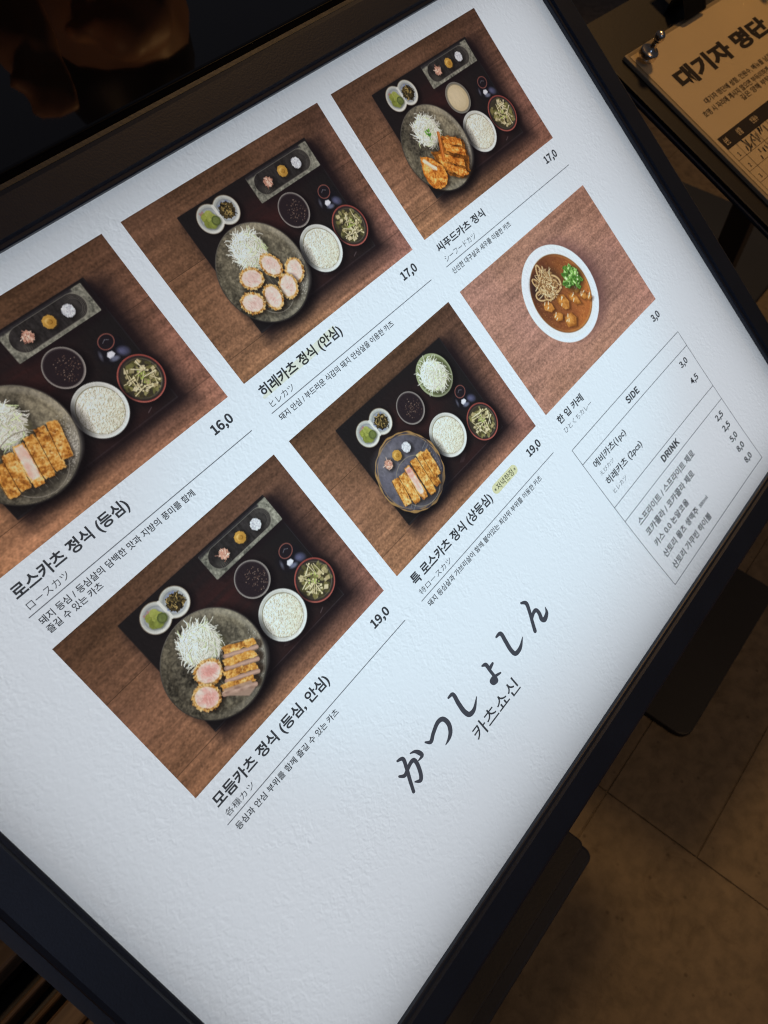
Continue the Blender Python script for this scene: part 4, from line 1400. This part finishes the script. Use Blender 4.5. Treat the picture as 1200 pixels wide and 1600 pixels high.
LOGO = [[(-0.4872, -2.0924, 0.0098), (-0.466, -2.1052, 0.0161), (-0.4795, -2.1402, 0.0161), (-0.4985, -2.1774, 0.016), (-0.5191, -2.221, 0.0148)], [(-0.5214, -2.1373, 0.0098), (-0.504, -2.152, 0.0148), (-0.4813, -2.1466, 0.0148), (-0.4518, -2.1393, 0.0162), (-0.4362, -2.1449, 0.0175), (-0.4387, -2.1691, 0.0175), (-0.4542, -2.2022, 0.0175), (-0.4708, -2.2154, 0.0162), (-0.4896, -2.2017, 0.0062)], [(-0.4308, -2.114, 0.005), (-0.4123, -2.1244, 0.0125), (-0.4018, -2.1427, 0.0188), (-0.4013, -2.1584, 0.0151), (-0.4248, -2.1593, 0.005)], [(-0.3565, -2.135, 0.0076), (-0.338, -2.1517, 0.0166), (-0.309, -2.1382, 0.0167), (-0.2665, -2.1244, 0.0181), (-0.2399, -2.133, 0.0195), (-0.2347, -2.1625, 0.0209), (-0.2495, -2.1894, 0.0195), (-0.2723, -2.2033, 0.0143), (-0.3008, -2.2091, 0.0039)], [(-0.1647, -2.0952, 0.0092), (-0.1403, -2.1017, 0.0172), (-0.1472, -2.1433, 0.0199), (-0.151, -2.185, 0.0213), (-0.1412, -2.2108, 0.0213), (-0.1104, -2.212, 0.0161), (-0.0695, -2.1877, 0.0041)], [(0.0377, -2.1238, 0.0083), (0.0542, -2.1342, 0.018), (0.0516, -2.1647, 0.0152), (0.0505, -2.1916, 0.0153), (0.0466, -2.214, 0.0153), (0.0269, -2.2115, 0.0138), (0.0227, -2.1968, 0.0124), (0.0393, -2.1917, 0.0111), (0.0594, -2.1989, 0.0125), (0.0817, -2.2064, 0.0084)], [(0.0819, -2.1531, 0.0111), (0.0644, -2.1558, 0.0153), (0.0522, -2.161, 0.0125)], [(0.1721, -2.0929, 0.0099), (0.1985, -2.099, 0.0185), (0.1933, -2.138, 0.0199), (0.1864, -2.1816, 0.02), (0.1934, -2.2071, 0.02), (0.2281, -2.2074, 0.0173), (0.2677, -2.1863, 0.0043)], [(0.3673, -2.085, 0.0103), (0.3865, -2.1037, 0.0192), (0.3726, -2.1407, 0.0177), (0.3518, -2.1793, 0.0177), (0.3343, -2.2138, 0.0191)], [(0.3603, -2.1694, 0.0118), (0.383, -2.1577, 0.0163), (0.4034, -2.1589, 0.0179), (0.4053, -2.1805, 0.0194), (0.3967, -2.2048, 0.0209), (0.4086, -2.2161, 0.0224), (0.4366, -2.2055, 0.0165), (0.4478, -2.1843, 0.0045)]]
LETTERS = [LOGO[0:3], LOGO[3:4], LOGO[4:5], LOGO[5:7], LOGO[7:8], LOGO[8:10]]
for letter in LETTERS:
    V, F = [], []
    for s_ in letter:
        vs, fs = ribbon(s_)
        b0 = len(V)
        V += [Vector(v) for v in vs]
        F += [[q + b0 for q in f] for f in fs]
    cv, ce, cf = delaunay_2d_cdt(V, [], F, 1, 1e-5)[:3]       # one flat outline, strokes merged
    link('brush_letter', flat_mesh('brush_letter', [tuple(v) for v in cv], [tuple(f) for f in cf]), M_inklogo, sheet, BW)

# ---- stand below the board
top = BW @ bpt(0.49, -1.35, -0.40)
bm = box_bm((-.035, -.035, .012), (.035, .035, top.z - .01), .004)
link('post', bm_mesh(bm, 'post'), M_black, board, Matrix.Translation((top.x, top.y, 0)))
bm = slab_outline(rounded_rect(.352, -.402, .640, .30, .018), 0.0, .010, .002)
link('base_plate', bm_mesh(bm, 'base_plate'), M_black, board, Matrix.Identity(4))
bm = box_bm((.02, -.20, .010), (.40, -.13, .026), .003)
link('base_bar', bm_mesh(bm, 'base_bar'), M_black, board, Matrix.Identity(4))

# ------------------------------------------------------------------ black box under the board
BOXX, BOXY = .082, -.364
bm = slab_outline(rounded_rect(-.42, BOXY, BOXX, -.02, .009), 0.0, .225, .003)
me = bm_mesh(bm, 'body')
sb = empty('storage_box', (-.16, -.18, 0))
tag(sb, 'low black box with a rounded corner below the near edge of the menu board', 'box')
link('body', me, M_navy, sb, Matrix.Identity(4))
bm = slab_outline(rounded_rect(-.41, BOXY + .013, BOXX - .004, -.03, .006), .2255, .245, .002)
link('lid', bm_mesh(bm, 'lid'), M_black, sb, Matrix.Identity(4))

# ------------------------------------------------------------------ glossy counter behind the board
ct = empty('counter', (0.03, 0.34, 0))
tag(ct, 'black glossy counter top behind the upper edge of the menu board', 'counter')
bm = box_bm((-1.3, .0455, .794), (.335, .66, .819), .0012)
link('counter_top', bm_mesh(bm, 'counter_top'), M_glossblack, ct, Matrix.Identity(4))
bm = box_bm((-1.28, .08, 0), (.315, .62, .794))
link('counter_body', bm_mesh(bm, 'counter_body'), M_black, ct, Matrix.Identity(4))

# ------------------------------------------------------------------ waiting list on its stand
yaw, tilt = math.radians(-4.75), math.radians(20.75)
WL = Matrix.Translation((0.52688, -0.01457, 0.68929)) @ Matrix.Rotation(yaw, 4, 'Z') @ Matrix.Rotation(tilt, 4, 'X')
wl = empty('waiting_list_stand', (0.72, -0.03, 0))
tag(wl, 'dark tilted stand with a clear plate over a handwritten waiting list sheet', 'sign stand')
M_paper = mat('cream_paper', (0.80, 0.70, 0.54), 0.7, 0, 0.2, 0.10, 120, 0.10, 9)
M_acr = mat('acrylic_edge', (0.42, 0.36, 0.26), 0.15, 0, 0.6)
M_print_dark = mat('printed_black', (0.035, 0.03, 0.028), 0.7, 0, .2)
M_marker = mat('marker_black', (0.02, 0.018, 0.018), 0.6, 0, .2)
M_line = mat('printed_line', (0.10, 0.075, 0.05), 0.7, 0, .2)
bm = box_bm((-.0185, -.36, -.0095), (.66, .046, -.0058), .0010)
link('tilted_plate', bm_mesh(bm, 'tilted_plate'), M_plate, wl, WL)
bm = box_bm((-.0205, -.36, -.0135), (.66, .048, -.0097), .001)
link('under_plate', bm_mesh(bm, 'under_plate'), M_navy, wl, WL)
bm = box_bm((0.0, -.315, -.0055), (.236, 0.0, -.0015), .0006)
link('acrylic_panel', bm_mesh(bm, 'acrylic_panel'), M_acr, wl, WL)
paper = link('paper_sheet', mesh_from([(.004, -.311, 0), (.232, -.311, 0), (.232, -.004, 0), (.004, -.004, 0)], [(0, 1, 2, 3)], 'paper_sheet'), M_paper, wl, WL @ Matrix.Translation((0, 0, -.0011)))
WT = [('대기자 명단', .0265, .186, -.058, -.0365, .050, M_print_dark), ('대기자 명단에 성함, 인원수, 메뉴를 남긴 후 기다려주세요', .0335, .205, -.0800, -.0735, .012, M_print_dark),
      ('호명 시 자리에 계시지 않으면 부득이하게 다음 순번으로 넘어갑니다', .019, .2125, -.0895, -.0828, .012, M_print_dark), ('깊은 양해 부탁드립니다', .0745, .160, -.0970, -.0905, .012, M_print_dark)]
HW = [('순번', .0123, .0188, -.1205, -.1130, .02), ('성함', .034, .042, -.1205, -.1130, .02), ('인원수', .060, .071, -.1195, -.1130, .02), ('메뉴', .11, .12, -.1205, -.1130, .02)]
NW = [(str(k + 1), .0145, .0168, -.1305 - .01335 * k - .0045, -.1305 - .01335 * k, .01) for k in range(8)]
allw = WT + [h + (M_paper,) for h in HW] + [n_ + (M_print_dark,) for n_ in NW]
for (body, x0, x1, y0, y1, bold, m), me in zip(allw, make_text_meshes([(w[0], w[5], 1.0) for w in allw])):
    X, Y = fit_text(me, x0, x1, y0, y1)
    z = .0004 if m is M_paper else .0002
    me.vertices.foreach_set('co', np.stack([X, Y, np.full_like(X, z)], -1).astype(np.float32).ravel())
    me.update()
    me.materials.clear()
    nm = 'list_title' if body == '대기자 명단' else ('column_heading' if m is M_paper else ('row_number' if body.isdigit() else 'notice_text'))
    me.name = nm
    link(nm, me, m, paper, WL @ Matrix.Translation((0, 0, -.0011)))


def flat_quads(rects, z):
    vs, fs = [], []
    for x0, y0, x1, y1 in rects:
        b0 = len(vs)
        vs += [(x0, y0, z), (x1, y0, z), (x1, y1, z), (x0, y1, z)]
        fs.append((b0, b0 + 1, b0 + 2, b0 + 3))
    return vs, fs


WP = WL @ Matrix.Translation((0, 0, -.0011))
link('header_band', mesh_from(*flat_quads([(.0085, -.1240, .222, -.1102)], .0002), 'header_band'), M_print_dark, paper, WP)
rects = []
for k in range(14):
    y = -.1375 - .01335 * k
    rects.append((.0085, y - .0002, .222, y + .0002))
link('table_rows', mesh_from(*flat_quads(rects, .0002), 'table_rows'), M_line, paper, WP)
rects = [(x - .0002, -.318 + .012, x + .0002, -.1240) for x in (.0085, .0225, .054, .076, .160, .222)]
link('table_columns', mesh_from(*flat_quads(rects, .0003), 'table_columns'), M_line, paper, WP)


WMIN = .0003


def scribble(seed, x0, y0, w, h, n):
    """quick handwriting: joined marker strokes"""
    rs = random.Random(seed)
    V, F = [], []
    for k in range(n):
        cx = x0 + w * (k + .5) / n
        m_ = rs.randint(2, 4)
        pts = [(cx + rs.uniform(-.55, .55) * w / n, y0 + rs.uniform(.0, 1) * h, .0009) for _ in range(m_)]
        vs, fs = ribbon(pts)
        b0 = len(V)
        V += [(x, y, .0005 + .00002 * k) for x, y in vs]
        F += [tuple(q + b0 for q in f) for f in fs]
    return mesh_from(V, F, 'handwriting')


for seed, x0, y0, w, h, n in ((3, .026, -.1372, .027, .013, 7), (5, .056, -.136, .016, .014, 3), (8, .034, -.150, .026, .010, 6), (9, .060, -.1495, .013, .010, 2), (12, .035, -.163, .022, .009, 5), (15, .084, -.137, .05, .012, 9)):
    link('handwriting', scribble(seed, x0, y0, w, h, n), M_marker, paper, WP)
# clear cover
mc = bpy.data.materials.new('clear_acrylic')
mc.use_nodes = True
nt = mc.node_tree
nt.nodes.remove(nt.nodes['Principled BSDF'])
tb = nt.nodes.new('ShaderNodeBsdfTransparent'); tb.inputs[0].default_value = (.95, .93, .88, 1)
gb = nt.nodes.new('ShaderNodeBsdfGlossy'); gb.inputs['Roughness'].default_value = .04
ms = nt.nodes.new('ShaderNodeMixShader'); ms.inputs[0].default_value = .05
nt.links.new(tb.outputs[0], ms.inputs[1]); nt.links.new(gb.outputs[0], ms.inputs[2]); nt.links.new(ms.outputs[0], nt.nodes['Material Output'].inputs['Surface'])
bm = box_bm((0.0, -.315, .0004), (.236, 0.0, .0034), .0005)
link('acrylic_cover', bm_mesh(bm, 'acrylic_cover'), mc, wl, WL)
for sx, sy in ((.0135, -.0135), (.2225, -.0135)):
    bm = lathe_bm([(0, .0034), (.0078, .0034), (.0084, .0042), (.0084, .0092), (.0074, .0104), (.0030, .0108), (.0026, .0190), (.0034, .0200)])
    st = link('standoff', bm_mesh(bm, 'standoff', True), M_chrome, wl, WL @ Matrix.Translation((sx, sy, 0)))
    bm = lathe_bm([(0, -.0048), (.0024, -.0042), (.0042, -.0024), (.0048, 0), (.0042, .0026), (.0024, .0043), (0, .0048)])
    link('knob', bm_mesh(bm, 'knob', True), M_chrome, st, WL @ Matrix.Translation((sx, sy, .0238)))
# floor base and post that carry the plate
bm = box_bm((1.06, -.112, 0), (1.49, .30, .012), .003)
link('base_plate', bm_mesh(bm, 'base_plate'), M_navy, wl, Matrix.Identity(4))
bm = box_bm((1.08, -.07, .012), (1.12, -.03, .620), .003)
link('stand_post', bm_mesh(bm, 'stand_post'), M_black, wl, Matrix.Identity(4))

# bulldog clip with a marker on the upper edge of the list
cl = empty('bulldog_clip', tuple(WL @ Vector((.105, .004, .004))))
tag(cl, 'black bulldog clip gripping the upper edge of the waiting list sheet', 'clip')
bm = bmesh.new()
prf = [(-.006, .0036), (-.003, .0052), (.004, .010), (.014, .016), (.020, .013), (.022, .004), (.020, -.008), (.014, -.012)]
for k, xx in enumerate((.084, .088, .122, .126)):
    pass
vsr = []
for xx, s_ in ((.090, .7), (.094, .85), (.124, .85), (.128, .7)):
    vsr.append([bm.verts.new((xx, y * s_, z)) for y, z in prf])
for a, b in zip(vsr, vsr[1:]):
    for i in range(len(prf) - 1):
        bm.faces.new((a[i], b[i], b[i + 1], a[i + 1]))
bmesh.ops.solidify(bm, geom=bm.faces[:], thickness=.0012)
link('clip_body', bm_mesh(bm, 'clip_body'), M_pen, cl, WL)
bm = box_bm((.098, .012, .0155), (.118, .044, .0175), .0008)
link('clip_lever', bm_mesh(bm, 'clip_lever'), M_pen, cl, WL)

# ------------------------------------------------------------------ slatted bench at the left
bn = empty('slatted_bench', (-.62, -.08, 0))
tag(bn, 'warm brown slatted wooden bench beside the lower left corner of the menu board', 'bench')
wm = bpy.data.materials.new('brown_wood')
wm.use_nodes = True
nt = wm.node_tree
p = nt.nodes['Principled BSDF']
p.inputs['Roughness'].default_value = .5
tc = nt.nodes.new('ShaderNodeTexCoord')
mp = nt.nodes.new('ShaderNodeMapping'); mp.inputs['Scale'].default_value = (3, 40, 40)
nz = nt.nodes.new('ShaderNodeTexNoise'); nz.inputs['Scale'].default_value = 3; nz.inputs['Detail'].default_value = 6
rp = nt.nodes.new('ShaderNodeValToRGB')
rp.color_ramp.elements[0].position = .3; rp.color_ramp.elements[0].color = (.10, .062, .036, 1)
rp.color_ramp.elements[1].position = .7; rp.color_ramp.elements[1].color = (.22, .145, .085, 1)
nt.links.new(tc.outputs['Object'], mp.inputs[0]); nt.links.new(mp.outputs[0], nz.inputs['Vector']); nt.links.new(nz.outputs['Fac'], rp.inputs[0]); nt.links.new(rp.outputs[0], p.inputs['Base Color'])
M_wood = wm
for y0, y1, z1 in ((-.036, -.006, .30), (-.002, .042, .294), (-.0585, -.053, .270), (-.077, -.0715, .270), (-.112, -.089, .292), (-.150, -.1145, .30), (-.20, -.156, .30)):
    bm = box_bm((-1.05, y0, z1 - .024), (-.20, y1, z1), .003)
    link('slat', bm_mesh(bm, 'slat'), M_wood, bn, Matrix.Identity(4))
for x in (-1.0, -.26):
    bm = box_bm((x - .018, -.195, .0), (x + .018, .04, .258), .002)
    link('leg', bm_mesh(bm, 'leg'), M_black, bn, Matrix.Identity(4))

# ------------------------------------------------------------------ person leaning over the counter (seen only as a reflection in it)
def capsule(bm, a, b, ra, rb, seg=14):
    a, b = Vector(a), Vector(b)
    d = (b - a)
    L = d.length
    q = d.to_track_quat('Z', 'Y') if L > 1e-6 else None
    prof_ = [(0, -ra)] + [(ra * math.sin(t), -ra * math.cos(t)) for t in (.5, 1.0)] + [(ra, 0), (rb, L)] + [(rb * math.sin(t), L + rb * math.cos(t)) for t in (1.0, .5)] + [(0, L + rb)]
    t = lathe_bm(prof_, seg)
    for v in t.verts:
        v.co = a + (q @ v.co if q else v.co)
    me = bpy.data.meshes.new('t')
    t.to_mesh(me); t.free()
    bm.from_mesh(me)
    bpy.data.meshes.remove(me)


def remeshed(bm, vox, name):
    bmesh.ops.recalc_face_normals(bm, faces=bm.faces[:])
    me = bpy.data.meshes.new(name + '_src')
    bm.to_mesh(me); bm.free()
    ob = bpy.data.objects.new(name + '_src', me)
    COL.objects.link(ob)
    md = ob.modifiers.new('r', 'REMESH'); md.mode = 'VOXEL'; md.voxel_size = vox; md.use_smooth_shade = True
    ms_ = ob.modifiers.new('s', 'SMOOTH'); ms_.iterations = 4
    bpy.context.view_layer.update()
    out = bpy.data.meshes.new_from_object(ob.evaluated_get(bpy.context.evaluated_depsgraph_get()))
    bpy.data.objects.remove(ob)
    bpy.data.meshes.remove(me)
    out.name = name
    return out


person = empty('person', (.45, .95, 0))
tag(person, 'person in dark clothes leaning over the black counter, face and hand mirrored in its gloss', 'person')
bm = bmesh.new()
head = (.410, .565, 1.03)
capsule(bm, head, (.425, .585, 1.055), .083, .088)                    # skull
capsule(bm, (.394, .505, 1.02), (.365, .488, 1.025), .044, .028)      # jaw to chin
capsule(bm, (.37, .530, 1.03), (.322, .517, 1.016), .020, .012)       # nose
capsule(bm, (.362, .507, 1.018), (.346, .500, 1.012), .016, .012)     # lips
capsule(bm, (.365, .489, 1.03), (.357, .481, 1.031), .022, .016)
capsule(bm, (.44, .62, 1.04), (.47, .73, 1.05), .052, .062)           # neck
capsule(bm, (.47, .76, 1.04), (.46, .98, .72), .13, .15)              # torso
capsule(bm, (.34, .78, 1.04), (.60, .78, 1.04), .075, .075)           # shoulders
capsule(bm, (.46, .98, .70), (.46, 1.02, .60), .16, .15)              # hips
for sx in (-.10, .10):
    capsule(bm, (.46 + sx, 1.02, .60), (.47 + sx, .80, .46), .085, .06)
    capsule(bm, (.47 + sx, .80, .46), (.47 + sx, .86, .06), .058, .042)
    capsule(bm, (.47 + sx, .88, .035), (.47 + sx, .70, .03), .036, .030)
capsule(bm, (.32, .78, 1.03), (.20, .70, .90), .058, .046)            # right upper arm
capsule(bm, (.20, .70, .90), (.268, .545, .985), .044, .032)          # forearm
capsule(bm, (.268, .535, .985), (.245, .485, .995), .034, .032)       # palm
for (a, b, c) in (((.25, .495, .985), (.225, .462, 1.0), (.206, .452, 1.004)), ((.245, .485, .995), (.222, .450, 1.012), (.212, .438, 1.028)), ((.25, .475, 1.0), (.236, .443, 1.018), (.228, .432, 1.034)), ((.258, .470, 1.004), (.248, .440, 1.020), (.244, .430, 1.034)), ((.265, .500, 1.01), (.262, .470, 1.028), (.250, .450, 1.040))):
    capsule(bm, a, b, .0125, .0108, 10)
    capsule(bm, b, c, .0106, .009, 10)
capsule(bm, (.61, .78, 1.03), (.70, .86, .80), .058, .046)            # left arm hangs to the lap
capsule(bm, (.70, .86, .80), (.60, .76, .63), .044, .030)
capsule(bm, (.60, .76, .63), (.57, .72, .61), .032, .030)
for k in range(4):
    capsule(bm, (.575 - .016 * k, .715 + .004 * k, .605), (.545 - .018 * k, .665 + .008 * k, .600), .0115, .009, 10)
capsule(bm, (.59, .74, .62), (.555, .74, .615), .013, .010, 10)
body = remeshed(bm, .0062, 'body')
body.materials.append(M_skin); body.materials.append(M_cloth)
mi = []
for pl in body.polygons:
    c = pl.center
    cloth = (c.y > .64) or (c.z < .86)
    mi.append(1 if cloth else 0)
body.polygons.foreach_set('material_index', mi)
link('body', body, None, person, Matrix.Identity(4))
bm = bmesh.new()
capsule(bm, (.415, .575, 1.105), (.43, .60, 1.085), .088, .090)
capsule(bm, (.46, .64, 1.04), (.47, .66, 1.0), .055, .04)
link('hair', remeshed(bm, .008, 'hair'), M_hair, person, Matrix.Identity(4))
